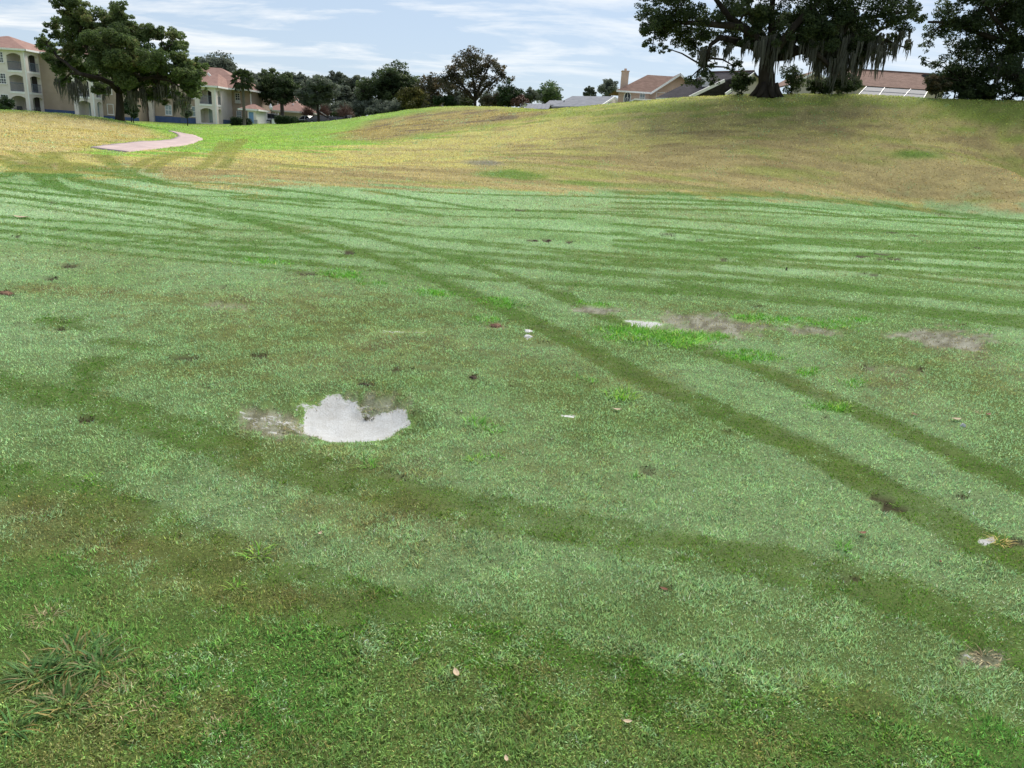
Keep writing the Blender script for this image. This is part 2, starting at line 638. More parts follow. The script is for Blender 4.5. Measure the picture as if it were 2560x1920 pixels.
fair = sst(-1, 1, ((r_edge - GR) + jit * 3.0 * (0.6 + softl) + (n_sm - .5) * 1.2) / softl)
jl = GR * 0.05
yel_lit = sst(-1, 1, (GR - r_by - (n_str - .5) * 22) / (1.5))  # yellow grass band, soft sunlight on the slope included in its colour
grn = sst(-1, 1, (GR - r_yg - (n_str - .5) * 16) / (2.0))


def L(r, g, b):   # sRGB 0..255 -> linear
    c = np.array([r, g, b]) / 255.0
    return np.where(c <= 0.04045, c / 12.92, ((c + 0.055) / 1.055) ** 2.4)


def mix(A, B, f):
    f = np.clip(f, 0, 1)[..., None]
    return A * (1 - f) + B * f


C_DEW = L(168, 206, 144)  # whitish sheen of the dew, put into the grass colour
C_DEWLIT = L(187, 222, 165)  # brighter copy for lit dew, the light put into the colour
C_TRK = L(104, 144, 50)
C_TRK2 = L(98, 146, 52)
C_DRY = L(106, 162, 72)
C_DRY2 = L(136, 170, 94)
C_BRN = L(162, 168, 98)
C_STRAW = L(196, 180, 128)
C_HBRN = L(208, 192, 132)
C_HBRN2 = L(186, 170, 116)
C_YEL = L(224, 216, 132)
C_HGRN = L(174, 190, 92)
C_LIME = L(164, 214, 92)
C_TAN = L(226, 210, 146)
C_SOIL = L(56, 46, 34)
C_SAND = L(208, 210, 208)
C_BARE = L(152, 152, 138)
C_FAR = L(170, 190, 100)
sh3 = GX.shape + (3,)
# ---- fairway
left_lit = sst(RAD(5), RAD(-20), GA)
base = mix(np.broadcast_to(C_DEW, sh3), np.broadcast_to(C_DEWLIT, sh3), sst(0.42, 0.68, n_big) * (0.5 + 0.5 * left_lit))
base = mix(base, np.broadcast_to(C_DRY2, sh3), sst(0.55, 0.75, n_mid) * 0.35)
brown = sst(0.58, 0.76, fbm(GX * 0.5 + 3, GY * 0.5, 21, 5)) * 0.35
for (x, y, rx, ry, s) in [(700, 700, 330, 85, .75), (250, 637, 220, 14, .9), (480, 672, 70, 16, .6), (870, 760, 300, 40, .5), (620, 630, 120, 12, .5),
                          (1230, 815, 170, 55, .6), (2000, 800, 240, 50, .7), (1180, 720, 120, 20, .5), (560, 960, 70, 50, .7),
                          (760, 1000, 220, 40, .55), (830, 1110, 170, 60, .75), (640, 1080, 90, 40, .5), (350, 1200, 260, 60, .85), (560, 1290, 160, 40, .9), (150, 1110, 160, 40, .8),
                          (1050, 1475, 110, 40, .5), (1350, 1540, 200, 45, .4), (250, 1530, 280, 90, .8), (120, 1640, 200, 60, .7), (500, 1600, 160, 50, .4),
                          (1150, 980, 200, 60, .35), (180, 560, 220, 25, .35), (1420, 455, 280, 16, .45), (1800, 1480, 150, 40, .35), (1600, 1600, 200, 40, .4)]:
    brown = np.maximum(brown, s * ell(x * 1.1573, y * 1.1573, rx * 1.1573, ry * 1.1573, 0.6, int(x), 0.5))
base_nb = base.copy()
base = mix(base, mix(np.broadcast_to(C_BRN, sh3), np.broadcast_to(L(138, 128, 84), sh3), sst(.4, .65, n_sm)), brown * (0.55 + 0.9 * n_sm))
# no dew close to the viewer
nodew = 1 - sst(-0.22, 0.30, GR - r_dew + (n_mid - .5) * 0.7 + (n_sm - .5) * .25)
dry = mix(np.broadcast_to(C_DRY, sh3), np.broadcast_to(C_DRY2, sh3), sst(.42, .66, n_mid))
dry_nb = dry.copy()
dry = mix(dry, np.broadcast_to(C_BRN, sh3), np.clip(brown, 0, 1) * (0.5 + n_sm) * 0.8 + 0.25 * sst(.5, .7, n_sm))
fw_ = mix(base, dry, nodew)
# worn right part of the fairway
worn = ell(2000, 620, 620, 110, 0.7, 5, 0.4) * 0.85
fw_ = mix(fw_, np.broadcast_to(C_TRK, sh3), worn * sst(.35, .6, n_mid))
trk_c = mix(np.broadcast_to(C_TRK, sh3), np.broadcast_to(C_TRK2, sh3), sst(.4, .62, n_mid))
trk_c = mix(trk_c, np.broadcast_to(L(112, 112, 56), sh3), brown * 0.4 * (0.4 + n_sm))
fade = 1 - 0.35 * sst(.45, .75, n_sm)
fw_ = mix(fw_, trk_c, TRK * 0.93 * fade * (1 - 0.45 * nodew))
# ---- rough, hills: grass colours also carry soft sunlight (yellow) and shade (brown)
hill = mix(np.broadcast_to(C_HBRN, sh3), np.broadcast_to(C_HBRN2, sh3), sst(.40, .66, n_str))
hill = mix(hill, np.broadcast_to(C_HGRN, sh3), sst(.52, .75, fbm(GX * .3, GY * .8, 23, 4)) * 0.6)
hill = mix(hill, mix(np.broadcast_to(C_YEL, sh3), np.broadcast_to(C_HBRN, sh3), sst(.48, .66, n_mid) * 0.8), yel_lit)
lime = sst(RAD(-2), RAD(-12), GA)
gcol = mix(np.broadcast_to(C_HGRN, sh3), np.broadcast_to(C_LIME, sh3), np.clip(lime + 0.0, 0, 1) * (0.5 + .6 * n_mid))
gcol = mix(gcol, np.broadcast_to(C_YEL, sh3), sst(.45, .7, n_str) * 0.55 * (1 - .6 * lime))
hill = mix(hill, np.broadcast_to(L(196, 182, 120), sh3), yel_lit * .45 * sst(RAD(2), RAD(14), GA))
hill = mix(hill, gcol, grn)
for (x, y, rx, ry, s) in [(1110, 377, 70, 10, .9), (1985, 332, 55, 9, .9), (1350, 402, 130, 6, .6), (1260, 395, 60, 6, .6), (1500, 405, 150, 5, .4)]:
    hill = mix(hill, np.broadcast_to(L(120, 160, 60), sh3), s * ell(x * 1.1573, y * 1.1573, rx * 1.1573, ry * 1.1573, .5, int(x), .5))
for (x, y, rx, ry, s) in [(1045, 352, 40, 6, .8), (880, 262, 40, 5, .5)]:
    hill = mix(hill, np.broadcast_to(C_BARE, sh3), s * ell(x * 1.1573, y * 1.1573, rx * 1.1573, ry * 1.1573, .5, int(x), .6))
# the second mound behind: olive brown with bare scars
m2 = poly(zD((700, 292), (800, 262), (900, 245), (1000, 236), (1100, 236), (1180, 243), (1080, 262), (960, 282), (860, 298), (780, 305)), 2.0, 3, 3.0, .12)
hill = mix(hill, mix(np.broadcast_to(L(196, 180, 114), sh3), np.broadcast_to(L(150, 134, 104), sh3), sst(.52, .66, n_str)), m2)
# left mound: straw coloured
m1 = poly(zD((-400, 345), (-100, 345), (60, 342), (150, 334), (215, 322), (300, 302), (372, 292), (330, 280), (260, 265), (120, 252), (0, 246), (-400, 235)), 1.2, 4, 1.6, .25)
m1 = np.maximum(m1, sst(RAD(-25.5), RAD(-28.5), GA + (n_mid - .5) * .05) * sst(36, 44, GR) * (1 - sst(70, 80, GR)))
hill = mix(hill, mix(np.broadcast_to(C_TAN, sh3), np.broadcast_to(L(214, 198, 118), sh3), sst(.42, .68, n_mid)), m1)
tcol = np.broadcast_to(L(160, 166, 76), sh3)
hill = mix(hill, tcol, TRK * 0.8)
hill = hill * (1 + (fbm(GX * .45, GY * 4.0, 81, 3) - .5) * .55)[..., None]
far = sst(95, 130, GR) * (GX < 0)
hill = mix(hill, np.broadcast_to(C_FAR, sh3), far * 0.8)
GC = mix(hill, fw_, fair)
# ---- scars, divots
soil = np.zeros_like(GX)
for (x, y, rx, ry) in [(1905, 1077, 30, 6), (1925, 1098, 32, 6), (190, 905, 18, 4), (790, 828, 20, 3), (1022, 816, 9, 4), (2195, 1172, 18, 6),
                       (1860, 554, 14, 2), (1905, 549, 14, 2), (1935, 560, 14, 2), (1180, 520, 10, 3), (1150, 520, 12, 2), (130, 712, 14, 3), (470, 620, 22, 2),
                       (1170, 745, 20, 3), (1515, 735, 20, 3), (2100, 742, 22, 3), (1880, 795, 16, 3), (1980, 798, 14, 3), (15, 633, 18, 4),
                       (1435, 1272, 14, 4), (1060, 1220, 6, 4), (400, 773, 30, 4), (560, 768, 22, 3), (1840, 1250, 28, 4), (90, 600, 30, 2), (150, 575, 25, 2),
                       (750, 545, 14, 3), (660, 590, 20, 3), (390, 1160, 8, 4), (740, 1660, 10, 6), (460, 1735, 10, 5), (1985, 1500, 8, 4)]:
    soil = np.maximum(soil, 1.3 * ell(x * 1.1573, y * 1.1573, rx * 1.2, ry * 1.4, .3, int(x + y), .4))
rs = np.random.default_rng(5)
for i in range(55):
    x = rs.uniform(0, 2560)
    y = 500 + 750 * rs.random() ** 1.5
    k = (y - 330) / 500.0
    soil = np.maximum(soil, rs.uniform(.4, 1.1) * ell(x, y, rs.uniform(5, 16) * (0.6 + k), rs.uniform(1.5, 3.5) * (0.6 + k), .5, i, .6))
soil = np.clip(soil, 0, 1)
GC = mix(GC, np.broadcast_to(C_SOIL, sh3), soil * fair * 0.95)
bare = np.zeros_like(GX)
for (x, y, rx, ry, s) in [(1493, 773, 62, 11, 1), (1780, 808, 120, 24, 1), (2030, 826, 80, 9, .9), (2360, 845, 125, 24, 1), (1740, 850, 60, 12, .8),
                          (560, 765, 70, 9, .6), (690, 1052, 85, 34, .95), (640, 1040, 40, 20, .8), (950, 1000, 75, 18, .85), (890, 1005, 30, 14, .6), (2460, 1645, 55, 22, .9), (1240, 815, 30, 7, .6),
                          (2230, 925, 60, 10, .4)]:
    bare = np.maximum(bare, s * ell(x, y, rx, ry, .3, int(x), .8, 1.8))
GC = mix(GC, mix(np.broadcast_to(C_BARE, sh3), np.broadcast_to(L(110, 107, 93), sh3), sst(.4, .62, n_fine)), bare)
sand = np.zeros_like(GX)
for (x, y, rx, ry, s, rg) in [
                              (680, 1045, 75, 26, .48, .95), (770, 1000, 40, 12, .55, .9), (960, 1003, 50, 10, .38, .9), (1421, 1041, 25, 7, .55, .6), (1320, 827, 12, 3.5, 1, .3), (1319, 841, 11, 3.5, 1, .3), (1610, 809, 48, 8, .75, .7),
                              (2470, 1352, 22, 8, .9, .5), (2420, 1640, 22, 9, .7, .6), (720, 1078, 16, 5, .8, .5), (680, 1070, 20, 6, .6, .6),
                              (980, 829, 40, 8, .52, .9), (1052, 828, 22, 6, .5, .9), (560, 768, 30, 6, .45, .9), (1980, 812, 30, 4, .5, .6), (540, 1720, 12, 8, .5, .6)]:
    sand = np.maximum(sand, s * ell(x, y, rx, ry, .22, int(x + 3), rg, 1.6))
sand = np.maximum(sand, poly([(745, 1018), (762, 1001), (806, 992), (835, 979), (885, 984), (915, 994), (921, 1006), (934, 1012), (955, 1009), (985, 1009), (1012, 1013), (1023, 1021),
                              (1018, 1036), (1030, 1039), (994, 1053), (936, 1070), (864, 1081), (820, 1079), (786, 1071), (748, 1063), (757, 1044)], .06, 2, .075, 7.0))
GC0 = GC.copy()
GC = mix(GC, mix(np.broadcast_to(C_SAND, sh3), np.broadcast_to(L(188, 182, 172), sh3), sst(.5, .8, n_fine)), sand)
BALD = np.clip(np.maximum(np.maximum(sand * 1.15, bare * 0.72), soil * fair * 0.95), 0, 1)
PITM = ell(870, 1040, 150, 48, .7, 1, .2)
GZ = GZ - PITM * 0.10 - soil * fair * 0.012 - bare * 0.012
# weeds: bright green
weed = np.zeros_like(GX)
for (x, y, rx, ry, s) in [(1650, 842, 130, 18, 1), (1560, 825, 60, 10, .9), (1760, 840, 60, 12, .9), (1920, 797, 90, 7, .9), (2080, 812, 50, 8, .8), (1480, 760, 40, 5, .8),
                          (850, 685, 50, 10, .8), (1085, 733, 50, 8, .9), (930, 710, 40, 6, .6), (1240, 755, 45, 10, .9), (1880, 890, 70, 10, .9), (2150, 800, 40, 6, .7),
                          (2100, 1020, 35, 9, .9), (2060, 1020, 30, 8, .7), (1215, 798, 40, 7, .6), (2020, 930, 30, 7, .8), (2130, 960, 30, 8, .7), (680, 655, 70, 6, .7)]:
    weed = np.maximum(weed, s * ell(x, y, rx, ry, .4, int(x + 9), .7, 1.5))
GC = mix(GC, np.broadcast_to(L(116, 186, 62), sh3), weed * 0.85 * (1 - sand))
GC = np.clip(GC, 0, 1)
GC0 = np.clip(mix(GC0, np.broadcast_to(L(116, 186, 62), sh3), weed * 0.85), 0, 1)

# ground mesh
_ia = np.unique(np.concatenate([np.arange(0, NA, 2), [NA - 1]]))
_ir = np.unique(np.concatenate([np.arange(0, NR, 2), [NR - 1]]))
si = np.ix_(_ia, _ir)
idx = np.arange(len(_ia) * len(_ir)).reshape(len(_ia), len(_ir))
V = np.stack([GX, GY, GZ], -1)[si].reshape(-1, 3)
# dark thatch and soil between the blades, their shadow also put into the colour
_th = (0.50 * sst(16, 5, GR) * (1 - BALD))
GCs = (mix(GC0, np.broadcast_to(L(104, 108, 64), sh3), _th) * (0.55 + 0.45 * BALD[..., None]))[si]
q = np.stack([idx[:-1, :-1], idx[:-1, 1:], idx[1:, 1:], idx[1:, :-1]], -1).reshape(-1, 4)
gm = npmesh('ground', V, q, 4, True)
setcol(gm, 'tint', GCs.reshape(-1, 3))
setf(gm, 'bald', BALD[si].ravel())
setf(gm, 'sand', sand[si].ravel())


def ground_mat():
    m, t, b = mat_new('turf_soil')
    a = t.nodes.new('ShaderNodeAttribute')
    a.attribute_name = 'tint'
    ab = t.nodes.new('ShaderNodeAttribute')
    ab.attribute_name = 'bald'
    tcn = t.nodes.new('ShaderNodeTexCoord')
    nz = t.nodes.new('ShaderNodeTexNoise')
    nz.inputs['Scale'].default_value = 95
    nz.inputs['Detail'].default_value = 8
    nz.inputs['Roughness'].default_value = 0.7
    t.links.new(tcn.outputs['Object'], nz.inputs['Vector'])
    nz2 = t.nodes.new('ShaderNodeTexNoise')
    nz2.inputs['Scale'].default_value = 6
    nz2.inputs['Detail'].default_value = 10
    nz2.inputs['Roughness'].default_value = 0.75
    t.links.new(tcn.outputs['Object'], nz2.inputs['Vector'])
    s = mth(t, 'ADD', mth(t, 'MULTIPLY', nz.outputs['Fac'], 0.6), mth(t, 'MULTIPLY', nz2.outputs['Fac'], 0.7))
    r = t.nodes.new('ShaderNodeMapRange')
    r.inputs['From Min'].default_value = 0.4
    r.inputs['From Max'].default_value = 0.95
    r.inputs['To Min'].default_value = 0.30
    r.inputs['To Max'].default_value = 1.40
    t.links.new(s, r.inputs['Value'])
    mx = t.nodes.new('ShaderNodeMixRGB')
    mx.blend_type = 'MULTIPLY'
    mx.inputs[0].default_value = 1.0
    t.links.new(a.outputs['Color'], mx.inputs[1])
    t.links.new(r.outputs[0], mx.inputs[2])
    asd = t.nodes.new('ShaderNodeAttribute')
    asd.attribute_name = 'sand'
    nz3 = t.nodes.new('ShaderNodeTexNoise')
    nz3.inputs['Scale'].default_value = 26
    nz3.inputs['Detail'].default_value = 9
    nz3.inputs['Roughness'].default_value = 0.7
    t.links.new(tcn.outputs['Object'], nz3.inputs['Vector'])
    sm = mth(t, 'ADD', asd.outputs['Fac'], mth(t, 'MULTIPLY', mth(t, 'SUBTRACT', nz3.outputs['Fac'], 0.5), 1.3))
    mr3 = t.nodes.new('ShaderNodeMapRange')
    mr3.inputs['From Min'].default_value = 0.46
    mr3.inputs['From Max'].default_value = 0.60
    t.links.new(sm, mr3.inputs['Value'])
    sr = t.nodes.new('ShaderNodeValToRGB')
    sr.color_ramp.elements[0].position = 0.36
    sr.color_ramp.elements[1].position = 0.60
    sr.color_ramp.elements[0].color = (.30, .29, .265, 1)
    sr.color_ramp.elements[1].color = (.46, .475, .48, 1)
    t.links.new(mth(t, 'ADD', mth(t, 'MULTIPLY', nz2.outputs['Fac'], 0.55), mth(t, 'MULTIPLY', nz.outputs['Fac'], 0.45)), sr.inputs[0])
    mxs = t.nodes.new('ShaderNodeMixRGB')
    t.links.new(mr3.outputs[0], mxs.inputs[0])
    t.links.new(mx.outputs[0], mxs.inputs[1])
    t.links.new(sr.outputs[0], mxs.inputs[2])
    t.links.new(mxs.outputs[0], b.inputs['Base Color'])
    b.inputs['Roughness'].default_value = 0.95
    b.inputs['Specular IOR Level'].default_value = 0.1
    bn = t.nodes.new('ShaderNodeBump')
    bn.inputs['Strength'].default_value = 0.6
    bn.inputs['Distance'].default_value = 0.02
    t.links.new(s, bn.inputs['Height'])
    t.links.new(bn.outputs[0], b.inputs['Normal'])
    return m


ground = link('ground', gm, ground_mat())
tag(ground, 'rolling golf fairway and rough with sandy scars and wheel tracks in the dew', 'ground', kind='structure')

# ------------------------------------------------------------------ turf blades (one mass of grass)


def gsample(field, ca, cr):
    """bilinear sample of a grid field at fractional (azimuth, radius) indices"""
    i = np.clip(ca.astype(int), 0, NA - 2)
    j = np.clip(cr.astype(int), 0, NR - 2)
    fa = (ca - i)
    fr = (cr - j)
    if field.ndim == 3:
        fa = fa[:, None]
        fr = fr[:, None]
    return (field[i, j] * (1 - fa) + field[i + 1, j] * fa) * (1 - fr) + (field[i, j + 1] * (1 - fa) + field[i + 1, j + 1] * fa) * fr


# probability of each cell ~ its apparent size from standing height
P00 = np.stack([GX, GY, GZ], -1)
e1 = P00[1:, :-1] - P00[:-1, :-1]
e2 = P00[:-1, 1:] - P00[:-1, :-1]
nn = np.cross(e2, e1)
cc = (P00[1:, 1:] + P00[:-1, :-1]) * 0.5
vv = EYE - cc
dd = np.linalg.norm(vv, axis=-1)
app = np.maximum((nn * vv).sum(-1) / dd, 0.04 * np.linalg.norm(nn, axis=-1)) / dd ** 2
ca_mid = np.abs((AZ[1:] + AZ[:-1]) * 0.5)
app[ca_mid > RAD(40)] *= 0.6
app[ca_mid > RAD(50)] *= 0.6
app[ca_mid > RAD(72)] = 0
rm = (RR[1:] + RR[:-1]) * 0.5
app[:, rm > 118] = 0
app[:, rm < 0.75] = 0
app *= 1 - 0.5 * sst(1.3, 1.0, rm)[None]
app *= (1 + 1.0 * sst(4.5, 2.0, rm) + .5 * sst(2.5, 4, rm) * sst(12, 7, rm))[None]


def sample_cells(n):
    p = (app / app.sum()).ravel()
    cs = np.cumsum(p)
    k = np.searchsorted(cs, rng.random(n) * cs[-1])
    i, j = np.unravel_index(np.minimum(k, len(p) - 1), app.shape)
    return i + rng.random(n), j + rng.random(n)


NBL = 1560000
ca, crr = sample_cells(NBL)
bald = gsample(BALD, ca, crr)
keep = rng.random(NBL) > bald
ca, crr = ca[keep], crr[keep]
bx, by, bz_ = gsample(GX, ca, crr), gsample(GY, ca, crr), gsample(GZ, ca, crr)
bf = gsample(fair, ca, crr)
bw = gsample(weed, ca, crr)
btr = gsample(TRK, ca, crr)
bnd = gsample(nodew, ca, crr)
bbr = gsample(brown, ca, crr)
bso = gsample(soil, ca, crr)
bba = gsample(np.maximum(bare, sand * .9), ca, crr)
# every blade takes ONE of the colours that meet here, in small clumps
NB0 = len(bx)
brad = np.hypot(bx, by)


def pick(k1, seed):
    q_ = fbm(bx * k1 / (1 + .05 * brad), by * k1 / (1 + .05 * brad), seed, 2)
    return np.clip(.5 + (q_ - .5) * 1.5 + (rng.random(NB0) - .5) * .75, 0, 1)


def P1(c):
    return np.asarray(c)[None] * np.ones((NB0, 1))


bc = gsample(base_nb, ca, crr)
sel_ = pick(16, 201) < bnd
bc[sel_] = gsample(dry_nb, ca[sel_], crr[sel_])
sel_ = pick(12, 211) < btr * 0.96 * (1 - .4 * bnd)
bc[sel_] = gsample(trk_c, ca[sel_], crr[sel_])
u_ = pick(9, 221)
sel_ = u_ < bbr * 0.7
bc[sel_] = P1(C_BRN)[sel_] * .45 + bc[sel_] * .55
sel_ = u_ < bbr * 0.26
bc[sel_] = P1(L(144, 140, 86))[sel_] * .75 + bc[sel_] * .25
sel_ = pick(4, 231) > bf
bc[sel_] = gsample(hill, ca[sel_], crr[sel_])
sel_ = pick(20, 241) < bso * bf
bc[sel_] = P1(C_SOIL)[sel_] * 1.3
sel_ = pick(20, 251) < bba
bc[sel_] = P1(L(170, 166, 128))[sel_]
sel_ = pick(14, 261) < bw * .9
bc[sel_] = P1(L(114, 180, 64))[sel_]
PATHMASK = None
# ---- cart path (pinkish concrete): draped slab with a real edge
pl_ = [(895, 1462), (1150, 1424), (1400, 1401), (1640, 1390), (1735, 1362), (1768, 1335), (1730, 1312), (1660, 1298)]
pr_ = [(1240, 1505), (1420, 1486), (1650, 1457), (1880, 1430), (2012, 1380), (1930, 1336), (1800, 1312), (1700, 1296)]
PLh = hits([(x / 3.95, y / 3.95) for x, y in pl_])
PRh = hits([(x / 3.95, y / 3.95) for x, y in pr_])


def dens(P, n):
    s = np.concatenate([[0], np.cumsum(np.linalg.norm(np.diff(P[:, :2], axis=0), axis=1))])
    t = np.linspace(0, s[-1], n)
    return np.stack([np.interp(t, s, P[:, 0]), np.interp(t, s, P[:, 1])], 1)


def smooth2(P, k=3):
    for _ in range(k):
        Q = P.copy()
        Q[1:-1] = (P[:-2] + 2 * P[1:-1] + P[2:]) / 4
        P = Q
    return P


PL2 = smooth2(dens(PLh, 60), 10)
PR2 = smooth2(dens(PRh, 60), 10)
nacr = 7
tt = np.linspace(0, 1, nacr)
PX = PL2[:, None, 0] * (1 - tt) + PR2[:, None, 0] * tt
PY = PL2[:, None, 1] * (1 - tt) + PR2[:, None, 1] * tt
PZ = height(PX, PY) + 0.05
top = np.stack([PX, PY, PZ], -1)
ring = [top]
Vp = top.reshape(-1, 3)
ip = np.arange(60 * nacr).reshape(60, nacr)
fq = np.stack([ip[:-1, :-1], ip[:-1, 1:], ip[1:, 1:], ip[1:, :-1]], -1).reshape(-1, 4)
sk = []
base_n = len(Vp)
edge = np.concatenate([ip[:, 0], ip[-1, 1:], ip[::-1, -1][1:], ip[0, ::-1][1:-1]])
low = Vp[edge] - np.array([0, 0, 0.25])
Vp2 = np.concatenate([Vp, low])
ne = len(edge)
for i in range(ne):
    j = (i + 1) % ne
    sk.append((edge[i], edge[j], base_n + j, base_n + i))
pmsh = npmesh('cart_path', Vp2, np.concatenate([fq, np.array(sk)]), 4)
path_mat = noise_mat('pink_concrete', tuple(L(160, 142, 140)), tuple(L(186, 168, 164)), 1.3, 0.9, 8, 0.2, 0.2)
path = link('cart_path', pmsh, path_mat)
tag(path, 'pinkish concrete cart path curving behind the straw coloured mound', 'path', kind='structure')
pth_poly = np.concatenate([PL2, PR2[::-1]])


def in_poly(P, x, y):
    ins = np.zeros(x.shape, bool)
    n = len(P)
    for i in range(n):
        a, b = P[i], P[(i + 1) % n]
        c = (a[1] > y) != (b[1] > y)
        ins ^= c & (x < (b[0] - a[0]) * (y - a[1]) / (b[1] - a[1] + 1e-12) + a[0])
    return ins


bb = (bx > pth_poly[:, 0].min()) & (bx < pth_poly[:, 0].max()) & (by > pth_poly[:, 1].min()) & (by < pth_poly[:, 1].max())
inp = np.zeros(len(bx), bool)
inp[bb] = in_poly(pth_poly, bx[bb], by[bb])
thin_ = sst(.60, .72, fbm(bx * 7, by * 7, 311, 3)) * .22 * sst(9, 3, np.hypot(bx, by))
k = ~inp & (rng.random(len(bx)) > thin_)
bx, by, bz_, bc, bf, bw, btr, bnd = [v[k] for v in (bx, by, bz_, bc, bf, bw, btr, bnd)]
nb = len(bx)
br = np.hypot(bx, by)
# colour of each blade: ground tint, own brightness, some straw and dark ones
near = sst(6, 2, br)
jit_ = np.exp(rng.normal(0, 1, nb) * (0.24 + 0.20 * near))[:, None]
bcol = bc * jit_
straw = rng.random(nb) < (0.07 + 0.12 * near + 0.12 * (1 - bf))
bcol[straw] = bcol[straw] * 0.4 + 0.6 * C_STRAW * rng.uniform(.55, 1.05, (straw.sum(), 1))
dk = rng.random(nb) < 0.13
bcol[dk] *= 0.5
hue = rng.normal(0, 0.07, nb)
bcol[:, 0] *= 1 + hue
bcol[:, 2] *= 1 - hue
bcol = np.clip(bcol, 0.003, 0.9)
hgt = (0.0135 + 0.0010 * np.minimum(br, 60)) * rng.uniform(.6, 1.35, nb)
hgt *= np.where(bf > 0.5, 1.0, 1.1)
cl_ = fbm(bx * 11, by * 11, 301, 2)
hgt = hgt * np.maximum(1 + near * (cl_ - .5) * 1.7, .7)
hgt = hgt * (1 + 1.3 * bw) * (1 - 0.25 * btr)
wid = (0.0016 + 0.00095 * br) * rng.uniform(.7, 1.3, nb)
wid = np.minimum(wid, hgt * 0.9)
az_b = rng.uniform(0, 2 * np.pi, nb)
tilt = np.abs(rng.normal(0.75, 0.35, nb))
tilt = np.clip(tilt + 0.15 * btr, 0, 1.35)
dirn = np.stack([np.sin(tilt) * np.cos(az_b), np.sin(tilt) * np.sin(az_b), np.cos(tilt)], 1)
fa = rng.uniform(0, 2 * np.pi, nb)
side = np.stack([np.cos(fa), np.sin(fa), np.zeros(nb)], 1)
side = side - dirn * (side * dirn).sum(1, keepdims=True)
side /= np.linalg.norm(side, axis=1, keepdims=True) + 1e-9
root = np.stack([bx, by, bz_ - 0.002], 1)
nearm = br < 2.3
fm = ~nearm
Vf = np.empty((fm.sum(), 3, 3))
Vf[:, 0] = root[fm] - side[fm] * wid[fm, None] * .5
Vf[:, 1] = root[fm] + side[fm] * wid[fm, None] * .5
Vf[:, 2] = root[fm] + dirn[fm] * hgt[fm, None]
Tf = np.arange(fm.sum() * 3).reshape(-1, 3)
# near blades: bent, three triangles
m_ = nearm
nN = m_.sum()
dn2 = dirn[m_].copy()
dn2[:, 2] *= 0.45
dn2 /= np.linalg.norm(dn2, axis=1, keepdims=True)
up1 = dirn[m_].copy()
up1[:, 2] += 0.35
up1 /= np.linalg.norm(up1, axis=1, keepdims=True)
hN = hgt[m_, None]
wN = wid[m_, None]
Vn = np.empty((nN, 5, 3))
Vn[:, 0] = root[m_] - side[m_] * wN * .5
Vn[:, 1] = root[m_] + side[m_] * wN * .5
mid = root[m_] + up1 * hN * .55
Vn[:, 2] = mid - side[m_] * wN * .42
Vn[:, 3] = mid + side[m_] * wN * .42
Vn[:, 4] = mid + dn2 * hN * .55
b5 = np.arange(nN)[:, None] * 5
Tn = np.concatenate([b5 + np.array([0, 1, 3]), b5 + np.array([0, 3, 2]), b5 + np.array([2, 3, 4])], 0) + len(Vf) * 3
Vg = np.concatenate([Vf.reshape(-1, 3), Vn.reshape(-1, 3)])
Cg = np.concatenate([np.repeat(bcol[fm], 3, 0), np.repeat(bcol[m_], 5, 0)])
print('blade tris', len(Tf) + len(Tn))
gmsh = npmesh('grass', Vg, np.concatenate([Tf, Tn]))
setcol(gmsh, 'tint', Cg)


def blade_mat(name='grass_blade', trans=0.35, rough=0.6):
    m, t, b = mat_new(name)
    a = t.nodes.new('ShaderNodeAttribute')
    a.attribute_name = 'tint'
    geo = t.nodes.new('ShaderNodeTexCoord')
    nz = t.nodes.new('ShaderNodeTexNoise')
    nz.inputs['Scale'].default_value = 3.0
    nz.inputs['Detail'].default_value = 6
    t.links.new(geo.outputs['Object'], nz.inputs['Vector'])
    mr = t.nodes.new('ShaderNodeMapRange')
    mr.inputs['From Min'].default_value = 0.3
    mr.inputs['From Max'].default_value = 0.7
    mr.inputs['To Min'].default_value = 0.86
    mr.inputs['To Max'].default_value = 1.14
    t.links.new(nz.outputs['Fac'], mr.inputs['Value'])
    mx = t.nodes.new('ShaderNodeMixRGB')
    mx.blend_type = 'MULTIPLY'
    mx.inputs[0].default_value = 1
    t.links.new(a.outputs['Color'], mx.inputs[1])
    t.links.new(mr.outputs[0], mx.inputs[2])
    t.links.new(mx.outputs[0], b.inputs['Base Color'])
    b.inputs['Roughness'].default_value = rough
    b.inputs['Specular IOR Level'].default_value = 0.25
    tr_ = t.nodes.new('ShaderNodeBsdfTranslucent')
    t.links.new(mx.outputs[0], tr_.inputs['Color'])
    ms = t.nodes.new('ShaderNodeMixShader')
    ms.inputs[0].default_value = trans
    t.links.new(b.outputs[0], ms.inputs[1])
    t.links.new(tr_.outputs[0], ms.inputs[2])
    t.links.new(ms.outputs[0], t.nodes['Material Output'].inputs['Surface'])
    return m


BLADE = blade_mat()
grass = link('grass', gmsh, BLADE)
tag(grass, 'short mown turf covering the fairway and the mounds', 'grass', kind='stuff')

# ------------------------------------------------------------------ mesh helpers


